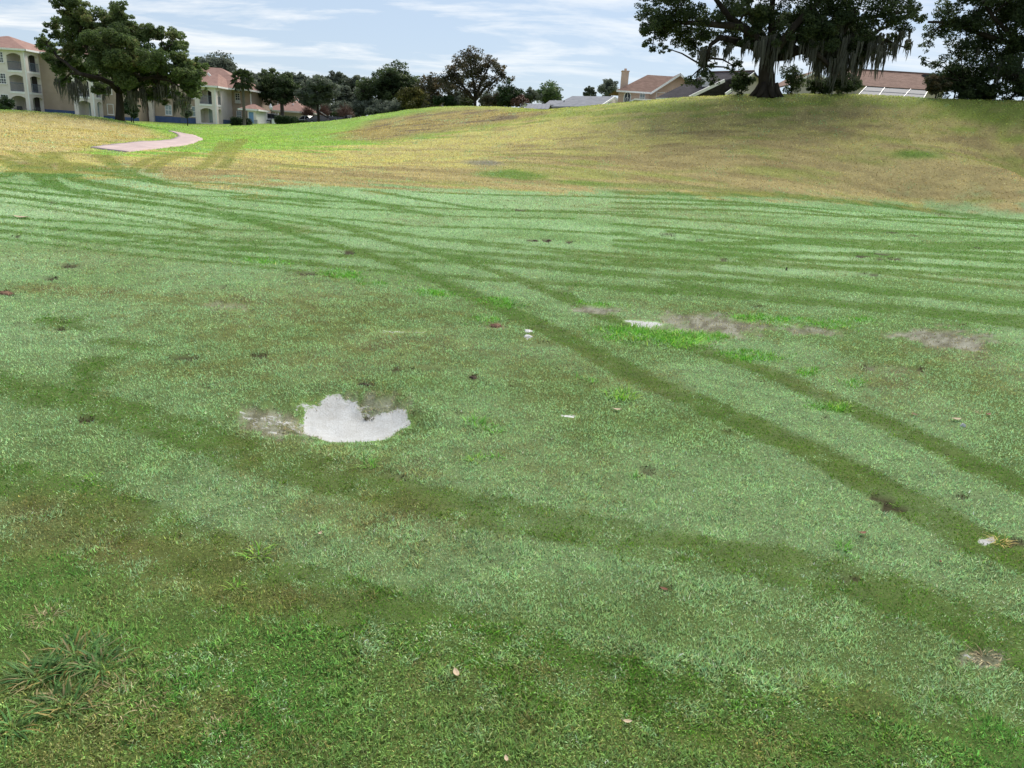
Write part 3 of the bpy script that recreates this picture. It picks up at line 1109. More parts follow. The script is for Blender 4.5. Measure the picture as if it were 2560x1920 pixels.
class MB:
    """collects shapes, builds ONE mesh object"""

    def __init__(s):
        s.v = []
        s.f = []

    def add(s, verts, faces):
        o = len(s.v)
        s.v += [tuple(float(c) for c in p) for p in verts]
        s.f += [tuple(o + int(i) for i in f) for f in faces]
        return s

    def box(s, x0, x1, y0, y1, z0, z1):
        x0, x1 = min(x0, x1), max(x0, x1)
        y0, y1 = min(y0, y1), max(y0, y1)
        z0, z1 = min(z0, z1), max(z0, z1)
        return s.add([(x0, y0, z0), (x1, y0, z0), (x1, y1, z0), (x0, y1, z0), (x0, y0, z1), (x1, y0, z1), (x1, y1, z1), (x0, y1, z1)],
                     [(0, 3, 2, 1), (4, 5, 6, 7), (0, 1, 5, 4), (1, 2, 6, 5), (2, 3, 7, 6), (3, 0, 4, 7)])

    def prism(s, poly, off):
        """polygon (3D points) extruded by vector off"""
        n = len(poly)
        off = np.array(off, float)
        P = [np.array(p, float) for p in poly]
        v = P + [p + off for p in P]
        f = [tuple(range(n))[::-1], tuple(range(n, 2 * n))]
        for i in range(n):
            j = (i + 1) % n
            f.append((i, j, n + j, n + i))
        return s.add(v, f)

    def tube(s, pts, rad, seg=6, cap=True):
        pts = [np.array(p, float) for p in pts]
        n = len(pts)
        if not hasattr(rad, '__len__'):
            rad = [rad] * n
        vs_ = []
        prev = None
        for i in range(n):
            d = pts[min(i + 1, n - 1)] - pts[max(i - 1, 0)]
            d = d / (np.linalg.norm(d) + 1e-9)
            if prev is None:
                a = np.array([1.0, 0, 0]) if abs(d[0]) < .8 else np.array([0, 1.0, 0])
            else:
                a = prev
            a = a - d * (a @ d)
            a /= np.linalg.norm(a) + 1e-9
            prev = a
            b = np.cross(d, a)
            for k in range(seg):
                t = 2 * math.pi * k / seg
                vs_.append(pts[i] + (a * math.cos(t) + b * math.sin(t)) * rad[i])
        fs = []
        for i in range(n - 1):
            for k in range(seg):
                k2 = (k + 1) % seg
                fs.append((i * seg + k, i * seg + k2, (i + 1) * seg + k2, (i + 1) * seg + k))
        if cap:
            fs.append(tuple(range(seg))[::-1])
            fs.append(tuple((n - 1) * seg + k for k in range(seg)))
        return s.add(vs_, fs)

    def lathe(s, prof, seg=12, c=(0, 0, 0)):
        vs_ = []
        for r, z in prof:
            for k in range(seg):
                t = 2 * math.pi * k / seg
                vs_.append((c[0] + r * math.cos(t), c[1] + r * math.sin(t), c[2] + z))
        fs = []
        for i in range(len(prof) - 1):
            for k in range(seg):
                k2 = (k + 1) % seg
                fs.append((i * seg + k, i * seg + k2, (i + 1) * seg + k2, (i + 1) * seg + k))
        fs.append(tuple(range(seg))[::-1])
        fs.append(tuple((len(prof) - 1) * seg + k for k in range(seg)))
        return s.add(vs_, fs)

    def build(s, name, mat, parent=None, smooth=False):
        me = bpy.data.meshes.new(name)
        me.from_pydata(s.v, [], s.f)
        if smooth:
            me.polygons.foreach_set('use_smooth', np.ones(len(me.polygons), dtype=bool))
        me.update()
        o = link(name, me, mat, parent)
        if parent is not None and parent.parent is not None:
            pass
        return o


def leaf_mat(name, stops, trans=0.25):
    """foliage: tint attribute 0..1 through a colour ramp"""
    m, t, b = mat_new(name)
    a = t.nodes.new('ShaderNodeAttribute')
    a.attribute_name = 'tint'
    r = t.nodes.new('ShaderNodeValToRGB')
    els = r.color_ramp.elements
    while len(els) < len(stops):
        els.new(0.5)
    for e, (p, c) in zip(els, stops):
        e.position = p
        e.color = (*c, 1)
    t.links.new(a.outputs['Fac'], r.inputs[0])
    t.links.new(r.outputs[0], b.inputs['Base Color'])
    b.inputs['Roughness'].default_value = 0.6
    b.inputs['Specular IOR Level'].default_value = 0.25
    tr_ = t.nodes.new('ShaderNodeBsdfTranslucent')
    t.links.new(r.outputs[0], tr_.inputs['Color'])
    ms = t.nodes.new('ShaderNodeMixShader')
    ms.inputs[0].default_value = trans
    t.links.new(b.outputs[0], ms.inputs[1])
    t.links.new(tr_.outputs[0], ms.inputs[2])
    t.links.new(ms.outputs[0], t.nodes['Material Output'].inputs['Surface'])
    return m


BARK = noise_mat('bark', (.018, .015, .012), (.05, .043, .036), 2.2, .95, 8, .8, .1, (1, 1, .25), 9)
BARK2 = noise_mat('pale_bark', (.08, .07, .06), (.15, .135, .12), 2.5, .95, 8, .6, .1, (1, 1, .3), 9)
MOSS = leaf_mat('spanish_moss', [(0, (.055, .058, .046)), (1, (.15, .155, .125))], .25)
OAKL = leaf_mat('oak_leaf', [(0, (.06, .095, .036)), (.55, (.12, .175, .06)), (.85, (.17, .21, .075)), (1, (.20, .175, .08))], .55)
OAKD = leaf_mat('dark_oak_leaf', [(0, (.03, .05, .023)), (.6, (.066, .10, .04)), (1, (.115, .15, .058))], .5)
OAKG = leaf_mat('grey_green_leaf', [(0, (.08, .10, .08)), (.6, (.14, .17, .125)), (1, (.19, .22, .16))], .42)  # leaf colour paled to carry the haze of the distant air
YELL = leaf_mat('yellowing_leaf', [(0, (.035, .045, .014)), (.5, (.10, .10, .026)), (1, (.22, .19, .05))], .3)
OLIV = leaf_mat('winter_oak_leaf', [(0, (.045, .05, .03)), (.5, (.09, .088, .05)), (.8, (.14, .10, .055)), (1, (.18, .15, .08))], .35)
LIGHTG = leaf_mat('light_green_leaf', [(0, (.045, .08, .03)), (.6, (.10, .16, .06)), (1, (.16, .22, .09))], .3)
TWIG = leaf_mat('bare_twig', [(0, (.07, .045, .036)), (.6, (.16, .09, .065)), (1, (.24, .14, .10))], .1)
HEDGE = leaf_mat('hedge_leaf', [(0, (.012, .028, .010)), (.6, (.03, .06, .02)), (1, (.06, .10, .03))], .25)
PALML = leaf_mat('palm_leaf', [(0, (.025, .04, .018)), (.6, (.06, .085, .032)), (1, (.11, .13, .05))], .25)


def leaves_mesh(name, C, sig, n, size, tint, flat=0.6, elong=1.0, droop=0.0, clump=0.35):
    """C (k,3) cluster centres, sig (k) radii, n leaves in all; triangles"""
    k = len(C)
    wgt = sig ** 2 / (sig ** 2).sum()
    ci = np.searchsorted(np.cumsum(wgt), rng.random(n))
    ci = np.minimum(ci, k - 1)
    off = rng.normal(0, 1, (n, 3))
    off *= (rng.random(n) ** .33 / (np.linalg.norm(off, axis=1) + 1e-9))[:, None]
    off[:, 2] *= flat
    P = C[ci] + off * sig[ci][:, None] * 1.25
    d1 = rng.normal(0, 1, (n, 3))
    d1[:, 2] = d1[:, 2] * .6 - droop
    d1 /= np.linalg.norm(d1, axis=1, keepdims=True)
    d2 = np.cross(d1, rng.normal(0, 1, (n, 3)))
    d2 /= np.linalg.norm(d2, axis=1, keepdims=True) + 1e-9
    s = size * rng.uniform(.55, 1.3, n)[:, None]
    V_ = np.empty((n, 3, 3))
    V_[:, 0] = P - d1 * s * .5 * elong
    V_[:, 1] = P + d1 * s * .2 + d2 * s * .42
    V_[:, 2] = P + d1 * s * .5 * elong - d2 * s * .2
    me = npmesh(name, V_.reshape(-1, 3), np.arange(n * 3).reshape(-1, 3))
    ct = tint[ci] if hasattr(tint, '__len__') else np.full(n, tint)
    tv = np.clip(ct + rng.normal(0, .16, n), 0, 1)
    setf(me, 'tint', np.repeat(tv, 3))
    return me


def strands_mesh(name, S, width=0.10):
    """hanging moss: S list of (x,y,z,length); ragged ribbons, two crossed per strand"""
    V_ = []
    T_ = []
    tv = []
    for (x, y, z, ln) in S:
        ns = 5
        ph = random.uniform(0, math.pi)
        sx, sy = random.uniform(-.12, .12) * ln, random.uniform(-.05, .05) * ln
        t0 = random.uniform(.15, .85)
        for c in range(2):
            a = ph + c * math.pi / 2
            dx, dy = math.cos(a), math.sin(a)
            o = len(V_)
            for i in range(ns):
                f = i / (ns - 1)
                wv = width * (1 - f) ** .7 * random.uniform(.45, 1.3) + .012
                cx = x + sx * f * f + random.uniform(-.03, .03)
                cy = y + sy * f * f
                cz = z - ln * f
                V_.append((cx - dx * wv * .5, cy - dy * wv * .5, cz))
                V_.append((cx + dx * wv * .5, cy + dy * wv * .5, cz - random.uniform(0, .08)))
                tv += [t0 + random.uniform(-.15, .15)] * 2
            for i in range(ns - 1):
                T_.append((o + 2 * i, o + 2 * i + 1, o + 2 * i + 3))
                T_.append((o + 2 * i, o + 2 * i + 3, o + 2 * i + 2))
    me = npmesh(name, np.array(V_), np.array(T_))
    setf(me, 'tint', np.clip(np.array(tv), 0, 1))
    return me


def auto_lobes(cx, cy, w_, h_, n, rk=0.33, seed=0):
    r_ = np.random.default_rng(seed + 100)
    L_ = []
    for i in range(n):
        a = r_.uniform(0, 2 * math.pi)
        q_ = r_.random() ** .5
        k_ = .5 - rk * .55
        x = cx + math.cos(a) * q_ * w_ * k_
        y = cy + math.sin(a) * q_ * h_ * k_
        L_.append((x, y, min(w_, h_) * rk * r_.uniform(.7, 1.15)))
    return L_


def interp_path(pts, n):
    P = np.array(pts, float)
    s = np.concatenate([[0], np.cumsum(np.linalg.norm(np.diff(P, axis=0), axis=1))])
    t = np.linspace(0, s[-1], n)
    return np.stack([np.interp(t, s, P[:, i]) for i in range(3)], 1)


def tree(name, label, cat, bpx, Y, lobes, nleaf, lsize, lmat, trunk=None, trunk_r=0.3, limbs=(), limb_r=0.16, moss=(), bark=None,
         flat=.7, elong=1.0, droop=0.0, ncl=13, spread=0.30, group=None, depth=0.6, bpy_=None, fork=.45, moss_w=.10, clr=1.0):
    """bpx: photo column of the trunk foot; lobes (px,py,r_px[,dY]) of the crown as it stands at depth Y"""
    bark = bark or BARK
    mpp = scale_at(Y)
    b = at(bpx, 280 if bpy_ is None else bpy_, Y)
    bz = hz(b[0], b[1])
    root_ = thing(name, label, cat, (b[0], b[1], bz), 0, group)
    O = np.array([b[0], b[1], bz])
    LC = []
    LR = []
    for l in lobes:
        r = l[2] * mpp
        dy = l[3] if len(l) > 3 else random.uniform(-1, 1) * depth * r * 2.0
        LC.append(at(l[0], l[1], Y + dy) - O)
        LR.append(r)
    LC = np.array(LC)
    LR = np.array(LR)
    cz_ = LC[:, 2].mean()
    # trunk
    if trunk:
        tp = [np.array((0, 0, -.3))] + [at(x, y, Y) - O for x, y in trunk]
    else:
        topz = max(cz_ * (1 - fork) + LC[:, 2].min() * fork * .6, LC[:, 2].min() * .9, .5)
        cxm = LC[:, 0].mean()
        tp = [np.array((0, 0, -.3)), np.array((random.uniform(-.1, .1), 0, topz * .5)), np.array((cxm * .35, LC[:, 1].mean() * .3, topz))]
    tb = interp_path(tp, 9)
    rr = np.linspace(1.0, .62, 9) * trunk_r
    rr[0] *= 1.55
    rr[1] *= 1.12
    mb = MB()
    mb.tube(tb, list(rr), 10)
    # root flare
    if trunk_r > .5:
        for kx in range(7):
            a = kx * 2 * math.pi / 7 + .3
            mb.tube([(math.cos(a) * trunk_r * .6, math.sin(a) * trunk_r * .6, trunk_r * 1.1), (math.cos(a) * trunk_r * 1.05, math.sin(a) * trunk_r * 1.05, trunk_r * .35),
                     (math.cos(a) * trunk_r * 1.7, math.sin(a) * trunk_r * 1.7, -.15)], [trunk_r * .45, trunk_r * .36, trunk_r * .16], 7)
    mb.build('trunk', bark, root_, True)
    hub = tb[-1]
    nodes = [hub]
    nodes_r = [trunk_r * .5]
    for lm in limbs:
        P = [np.array((*lm[0], 0))] if False else [at(x, y, Y + dy) - O for x, y, dy in lm]
        Q = interp_path([tb[-2]] + P, 10)
        Q[1:-1] += rng.normal(0, .06, (8, 3))
        rl = np.linspace(1.25, .35, 10) * limb_r
        m2_ = MB()
        m2_.tube(Q, list(rl), 8)
        m2_.build('limb', bark, root_, True)
        for i in range(2, 10):
            nodes.append(Q[i])
            nodes_r.append(rl[i])
    nodes = np.array(nodes)
    nodes_r = np.array(nodes_r)
    # branches to every lobe and twigs to every leaf cluster
    bb_ = MB()
    CC = []
    SS = []
    TT = []
    for c, r in zip(LC, LR):
        d = np.linalg.norm(nodes - c, axis=1)
        j = int(np.argmin(d + (nodes[:, 2] > c[2] + r) * 2))
        a = nodes[j]
        mid_ = (a + c) * .5 + np.array((random.uniform(-.2, .2), random.uniform(-.2, .2), .08 * d[j]))
        r0 = min(nodes_r[j] * .75, .05 + .035 * r + .012 * d[j])
        bb_.tube([a, mid_, c], [r0, r0 * .7, r0 * .4], 5, False)
        n_ = max(5, int(ncl * (.6 + .5 * min(r, 2.5))))
        for i in range(n_):
            v = rng.normal(0, 1, 3)
            v /= np.linalg.norm(v)
            p = c + v * r * (rng.random() ** .42) * np.array((1, 1, .85))
            CC.append(p)
            SS.append(r * spread * rng.uniform(.6, 1.25))
            TT.append(np.clip(rng.normal(.42, .2) + .12 * v[2], 0, 1))
            if i % 2 == 0:
                bb_.tube([c, (c + p) * .5 + rng.normal(0, .08, 3), p], [r0 * .34, r0 * .22, .012], 4, False)
    bb_.build('branches', bark, root_)
    CC = np.array(CC)
    SS = np.array(SS)
    me = leaves_mesh('crown', CC, SS, nleaf, lsize, np.array(TT), flat, elong, droop)
    link('crown', me, lmat, root_)
    if moss:
        S = []
        for (x0, x1, y0, y1, n_, l0, l1) in moss:
            kk = max(1, int(n_ * 1.6) // 7)
            for _ in range(kk):       # strands hang in tufts
                gx, gy = random.uniform(x0, x1), random.uniform(y0, y1)
                gd = random.uniform(-1, 1) * depth * 3
                gl = random.uniform(l0, l1)
                for _ in range(7):
                    p = at(gx + random.gauss(0, 3.5), gy + random.gauss(0, 3), Y + gd + random.gauss(0, .15)) - O
                    S.append((p[0], p[1], p[2], gl * random.uniform(.45, 1.1)))
        me = strands_mesh('hanging_moss', S, moss_w)
        o = link('hanging_moss', me, MOSS, root_)
        tag(o, 'grey strands of moss hanging below the crown', kind='stuff')
    return root_


# ---- left oak
k_ = 3.95
lo = [(750, 130, 170), (560, 290, 110), (470, 430, 110), (620, 560, 140), (850, 400, 190), (1100, 250, 200), (1180, 110, 110), (1330, 330, 170),
      (1500, 300, 90), (1680, 420, 140), (1500, 550, 190), (1760, 620, 140), (1900, 760, 130), (1700, 790, 150), (1450, 750, 170), (1150, 620, 220),
      (950, 740, 150), (700, 700, 120), (620, 800, 70), (1000, 890, 80), (1280, 850, 100), (1860, 900, 100), (1800, 1030, 50), (1100, 450, 200),
      (880, 180, 110), (640, 60, 80), (760, 20, 90), (420, 430, 60), (1780, 470, 70), (1980, 860, 60), (1600, 900, 110), (1750, 950, 80), (1450, 940, 70), (1950, 660, 80), (1350, 700, 120), (1620, 1010, 45)]
tree('oak_tree', 'broad oak tree with moss standing on the left mound before the apartments', 'tree', 299, 70,
     [(x / k_, y / k_, r / k_) for x, y, r in lo], 92000, .23, OAKL,
     trunk=[(300, 270), (299, 245), (297, 220)], trunk_r=.40,
     limbs=[[(285, 190, 0), (240, 150, -1), (200, 90, -1), (190, 40, 0)], [(300, 170, 1), (300, 110, 0), (300, 50, 1)],
            [(320, 190, 0), (380, 150, 1), (430, 110, 0)], [(330, 205, -1), (400, 190, -1), (470, 190, 0)],
            [(270, 200, -1), (210, 190, -2), (150, 150, -1), (115, 110, 0)], [(320, 200, 2), (360, 170, 3), (400, 130, 3)]],
     limb_r=.2, bpy_=299,
     moss=[(140, 210, 195, 215, 60, .5, 1.5), (170, 215, 205, 225, 60, .6, 1.6), (310, 395, 212, 235, 110, .7, 1.9), (435, 475, 232, 262, 60, .5, 1.3), (240, 290, 200, 235, 30, .4, 1.0),
           (380, 440, 210, 235, 40, .5, 1.2)], depth=.9)

# ---- big oak on the crest of the right hill
ro = [(1640, 55, 42), (1632, 110, 22), (1620, 20, 26), (1690, 20, 55), (1700, 80, 42), (1665, 120, 18), (1745, 55, 50), (1740, 115, 30), (1765, 150, 25), (1762, 185, 26), (1740, 208, 22), (1715, 205, 14),
      (1785, 200, 16), (1800, 40, 55), (1820, 90, 34), (1835, 165, 20), (1850, 185, 16), (1870, 30, 55), (1900, 70, 40), (1940, 30, 60), (1990, 60, 50), (2030, 20, 60), (2060, 90, 45), (2085, 40, 55),
      (2130, 70, 45), (2140, 20, 50), (2190, 50, 42), (2180, 110, 28), (2230, 25, 45), (2250, 70, 28), (2110, 120, 34), (2290, 40, 30), (2075, 135, 30), (2150, 140, 20), (2020, 100, 40), (1960, 90, 40),
      (2215, 120, 18), (2265, 120, 12), (2050, 60, 44), (2110, 80, 44), (2160, 100, 36), (2030, 140, 22), (1985, 110, 26), (1870, 100, 26), (1660, 70, 40), (1610, 70, 20),
      (1660, -50, 70), (1750, -110, 85), (1860, -140, 95), (1980, -150, 100), (2090, -130, 95), (2190, -90, 85), (2270, -40, 60)]
tree('oak_tree', 'huge dark oak draped in long grey moss on the crest of the right hill', 'tree', 1917, 62,
     ro, 150000, .19, OAKD, trunk=[(1917, 205), (1915, 175), (1918, 150), (1920, 125)], trunk_r=.74,
     limbs=[[(1890, 110, 0), (1850, 65, -1), (1800, 15, -1), (1750, -50, 0)], [(1880, 112, 1), (1835, 100, 0), (1800, 96, -1), (1772, 122, -1), (1758, 165, 0)],
            [(1905, 90, 2), (1880, 40, 2), (1850, -30, 3)], [(1928, 85, 0), (1932, 30, 0), (1935, -70, 1)], [(1950, 115, -2), (1990, 55, -2), (2050, 0, -2), (2110, -70, 0)],
            [(1955, 145, 0), (2000, 125, -1), (2035, 128, -2), (2065, 150, -2), (2085, 185, -2)], [(1960, 110, 2), (2060, 75, 2), (2160, 45, 3), (2260, 30, 3)],
            [(1870, 70, -1), (1790, 60, -2), (1700, 60, -2), (1640, 50, -1)], [(1985, 90, 0), (2090, 100, -1), (2150, 95, -1), (2200, 75, -1)]],
     limb_r=.30, bpy_=238, depth=.8, ncl=12, spread=.27,
     moss=[(1885, 1915, 95, 120, 60, .8, 2.2), (1925, 1955, 80, 110, 80, 1.2, 3.0), (1960, 1990, 90, 120, 60, .8, 2.2), (2040, 2080, 90, 150, 130, 1.2, 2.6), (2080, 2120, 90, 150, 130, 1.2, 2.8),
           (2120, 2170, 80, 140, 120, 1.0, 2.6), (2170, 2220, 80, 130, 80, .8, 2.2), (2220, 2280, 70, 110, 50, .6, 1.6), (1750, 1800, 115, 135, 36, .6, 1.5), (1800, 1850, 105, 125, 24, .4, 1.0),
           (2000, 2050, 70, 120, 70, .8, 2.0), (1840, 1880, 90, 110, 24, .5, 1.2), (2060, 2150, 40, 90, 70, .8, 2.4)], moss_w=.13)

# ---- tree whose limbs reach in from the right edge
rt = [(2340, 70, 34), (2370, 30, 40), (2400, 80, 45), (2440, 30, 55), (2450, 110, 45), (2490, 60, 55), (2520, 120, 50), (2540, 30, 60), (2400, 140, 38), (2360, 170, 30), (2440, 170, 45), (2490, 180, 48),
      (2545, 190, 55), (2390, 205, 34), (2340, 200, 24), (2440, 215, 30), (2320, 110, 18), (2310, 150, 14), (2600, 60, 80), (2640, 150, 80), (2700, 40, 100), (2620, -60, 110), (2500, -60, 80), (2420, -40, 60), (2720, -40, 110), (2760, 120, 80)]
tree('oak_tree', 'feathery dark tree at the right edge, its limbs reaching into the picture', 'tree', 2650, 64,
     rt, 80000, .19, OAKD, trunk=[(2645, 215), (2640, 175), (2638, 150)], trunk_r=.6,
     limbs=[[(2600, 140, 0), (2520, 105, 0), (2440, 80, 0), (2370, 55, 0), (2320, 55, 0)], [(2600, 130, -1), (2530, 90, -1), (2480, 40, -1), (2450, -20, 0)],
            [(2600, 170, 1), (2540, 175, 0), (2470, 195, 0), (2410, 205, 0)], [(2645, 100, 0), (2650, 20, 0), (2655, -80, 1)], [(2690, 120, 1), (2740, 60, 1)]],
     limb_r=.24, bpy_=252, depth=.7, ncl=12, spread=.30, elong=1.5,
     moss=[(2490, 2550, 140, 190, 90, .8, 1.9), (2440, 2500, 120, 170, 24, .5, 1.2), (2540, 2600, 130, 190, 50, .8, 2.0)])

# ---- shrubs along the crest


def bush(name, label, cat, cx, cy, w_, h_, Y, n, size, mat, seed=0, group=None, nl=9, rk=.36, bpy_=None):
    return tree(name, label, cat, cx, Y, auto_lobes(cx, cy, w_, h_, nl, rk, seed), n, size, mat, trunk_r=.07, group=group, ncl=8, spread=.36, depth=.7, bpy_=bpy_ or cy)


bush('shrub', 'dark leafy shrub left of the huge oak trunk, before the dark roof', 'shrub', 1855, 208, 70, 48, 64, 3800, .17, OAKD, 1)
bush('shrub', 'thin shrub just right of the huge oak trunk', 'shrub', 1982, 198, 56, 78, 64.5, 2600, .16, OAKD, 2)
bush('shrub', 'wide dark shrub under the moss curtains right of the oak', 'shrub', 2100, 205, 120, 66, 65, 7000, .18, OAKD, 3, nl=14)
bush('shrub', 'low dark shrub between the oak and the pool cage', 'shrub', 2040, 216, 60, 40, 65.5, 2600, .17, OAKD, 4)
bush('shrub', 'brownish shrub right of the pool cage', 'shrub', 2345, 216, 70, 50, 63.5, 4200, .18, OLIV, 5)
bush('shrub', 'leafy shrub overlapping the right end of the red roof', 'shrub', 2395, 200, 90, 80, 65, 7000, .18, OAKD, 8, nl=14)
bush('shrub', 'dark dense shrub near the right edge below the feathery tree', 'shrub', 2450, 226, 150, 60, 63.5, 10000, .18, OAKD, 6, nl=14)
bush('shrub', 'dark shrub cut by the right edge of the picture', 'shrub', 2560, 228, 100, 64, 63.5, 6500, .18, OAKD, 7)

# ---- background trees
BGT = 'trees behind the mounds'
tree('oak_tree', 'tall oak rising behind the roof of the two storey apartments', 'tree', 545, 150, auto_lobes(540, 176, 96, 92, 24, .27, 1), 14000, .42, OAKG, trunk_r=.4, group=BGT)
tree('oak_tree', 'dark tree directly behind the palm', 'tree', 600, 152, auto_lobes(605, 214, 84, 76, 18, .3, 2), 10000, .42, OAKG, trunk_r=.35, group=BGT)
tree('oak_tree', 'oak with a bare pale trunk beside the clipped hedge and garage', 'tree', 706, 122, auto_lobes(690, 219, 124, 84, 28, .25, 3), 17000, .34, OAKD,
     trunk=[(706, 280), (704, 255), (702, 240)], trunk_r=.38, limbs=[[(690, 225, 0), (660, 205, 0)], [(710, 215, 0), (725, 195, 0)]], limb_r=.16, bark=BARK2, group=BGT, bpy_=300)
tree('oak_tree', 'grey green tree with a slim dark trunk by the parked cars', 'tree', 797, 118, auto_lobes(796, 228, 108, 76, 24, .26, 4), 14000, .32, OAKG,
     trunk=[(796, 285), (794, 265), (792, 250)], trunk_r=.22, limbs=[[(775, 235, 0), (755, 222, 0)], [(800, 230, 0), (830, 215, 0)]], limb_r=.1, group=BGT, bpy_=303)
i_ = 0
for (cx, cy, w_, h_, Y, lab, mt) in [(648, 205, 70, 56, 165, 'round oak crown between the palm and the pale trunked oak', OAKG), (752, 208, 70, 52, 175, 'far grey oak above the garage roof', OAKG),
                                     (840, 212, 80, 54, 172, 'far oak above the middle street lamp', OAKG), (888, 222, 70, 56, 165, 'far grey green oak left of the big dark oak', OAKG),
                                     (850, 245, 110, 60, 155, 'dark low oak behind the bare crepe myrtles', OAKG), (905, 262, 70, 50, 150, 'dark undergrowth tree above the farthest lamp', OAKG),
                                     (720, 245, 120, 50, 160, 'shadowy oak behind the garage roof', OAKG), (615, 245, 60, 50, 160, 'shaded oak behind the brown wall', OAKG),
                                     (780, 262, 110, 40, 150, 'dense low tree behind the parking lot', OAKG)]:
    i_ += 1
    tree('oak_tree', lab, 'tree', cx, Y, auto_lobes(cx, cy, w_, h_, 22, .27, 20 + i_), 13000, .42, mt, trunk_r=.35, group=BGT)
tree('oak_tree', 'big dark oak with dense crown left of the yellowing tree', 'tree', 985, 148, auto_lobes(980, 228, 158, 116, 44, .2, 7) + [(960, 185, 26), (1000, 180, 28), (930, 215, 26), (910, 230, 24), (1035, 215, 22)],
     30000, .40, OAKD, trunk_r=.5, group=BGT)
bush('leafy_tree', 'yellowing bushy tree at the left foot of the central grove', 'tree', 1028, 246, 92, 66, 122, 8000, .3, YELL, 31, nl=16, rk=.28)
bush('leafy_tree', 'brown leaved tree between the yellowing tree and the tall open tree', 'tree', 1085, 226, 84, 92, 128, 7000, .32, OLIV, 32, nl=16, rk=.26)
bush('shrub', 'dark evergreen shrub below the brown leaved tree', 'shrub', 1112, 256, 70, 34, 118, 4200, .28, HEDGE, 33)
ct = [(1130, 180, 22), (1150, 155, 24), (1178, 140, 24), (1200, 165, 22), (1225, 155, 20), (1250, 175, 18), (1170, 180, 24), (1205, 200, 22), (1240, 200, 16), (1140, 210, 22), (1115, 200, 18), (1180, 215, 20), (1262, 195, 14),
      (1125, 225, 18), (1220, 220, 14), (1160, 235, 16), (1278, 200, 10), (1195, 235, 14)]
tree('open_oak_tree', 'tall open crowned winter tree with several trunks in the central grove', 'tree', 1188, 120, ct, 12000, .30, OLIV,
     trunk=[(1188, 250), (1186, 240)], trunk_r=.3, limbs=[[(1165, 225, 0), (1140, 190, 0), (1130, 165, 0)], [(1185, 215, 0), (1178, 170, 0), (1175, 140, 0)], [(1195, 220, 0), (1215, 185, 0), (1228, 155, 0)],
                                                          [(1205, 225, 0), (1235, 205, 0), (1260, 185, 0)], [(1170, 235, 0), (1150, 220, 0), (1125, 205, 0)]], limb_r=.2, spread=.36, ncl=14)
bush('evergreen_tree', 'dark green bushy tree at the right end of the grove', 'tree', 1272, 236, 68, 74, 117, 6500, .28, HEDGE, 34, nl=16, rk=.28)
bush('shrub', 'mixed brown undergrowth below the tall open tree', 'shrub', 1225, 252, 70, 34, 117, 3000, .26, OLIV, 35)
bush('shrub', 'dark undergrowth around the trunks of the tall open tree', 'shrub', 1170, 254, 60, 30, 122, 2600, .26, OAKD, 36)
bush('shrub', 'bare reddish shrub at the right foot of the grove', 'shrub', 1300, 255, 34, 34, 116, 1600, .26, TWIG, 37)
bush('leafy_tree', 'grey green tree left of the pale round tree behind grey roofs', 'tree', 1325, 240, 50, 36, 150, 3500, .36, OAKG, 38)
bush('leafy_tree', 'pale green round drooping tree behind the small grey roof', 'tree', 1372, 237, 72, 54, 152, 7000, .36, LIGHTG, 39, nl=16)
bush('leafy_tree', 'far dark oak just left of the chimney house', 'tree', 1520, 222, 60, 42, 180, 4200, .42, OAKG, 40, nl=12)
bush('leafy_tree', 'low far oak above the ridge of the large grey roof', 'tree', 1470, 230, 56, 24, 182, 2600, .42, OAKG, 41)
bush('shrub', 'dark leafy shrub at the left edge before the apartments', 'shrub', 2, 262, 46, 44, 92, 4200, .24, HEDGE, 42)
bush('shrub', 'tall rounded bush between the oak trunk and the breezeway', 'shrub', 326, 270, 38, 42, 104, 4200, .24, HEDGE, 43)
bush('shrub', 'small clipped bush at the foot of the tall rounded bush', 'shrub', 333, 288, 30, 17, 100, 2200, .18, HEDGE, 44)
bush('shrub', 'dark conical shrub behind the first street lamp', 'shrub', 671, 268, 18, 38, 133, 2200, .26, HEDGE, 45)
bush('small_tree', 'thin pale tree in front of the apartment wall under the oak', 'tree', 466, 275, 30, 54, 98, 1800, .22, OAKG, 46)
bush('shrub', 'low green hedge between the bare crepe myrtles', 'shrub', 836, 284, 34, 10, 128, 1600, .24, LIGHTG, 47)


# understory that closes the tree line down to the ground
for k3, (cx, w_, Y, cy, lab) in enumerate([(735, 70, 146, 280, 'undergrowth behind the garage ridge'), (790, 80, 148, 279, 'undergrowth behind the middle crepe myrtle'), (850, 80, 147, 277, 'undergrowth right of the middle street lamp'),
                                           (905, 80, 146, 276, 'undergrowth left of the farthest street lamp'), (960, 80, 140, 272, 'undergrowth below the big dark oak'), (1010, 60, 138, 268, 'undergrowth behind the yellowing tree'),
                                           (1060, 80, 135, 258, 'undergrowth behind the brown leaved tree'), (1140, 80, 132, 252, 'undergrowth behind the tall open tree'), (1240, 80, 131, 250, 'undergrowth behind the right end of the grove')]):
    bush('shrub', lab, 'shrub', cx, cy, w_ * 1.25, 46, Y, 6000, .38, OAKG, 60 + k3, nl=14, rk=.4)


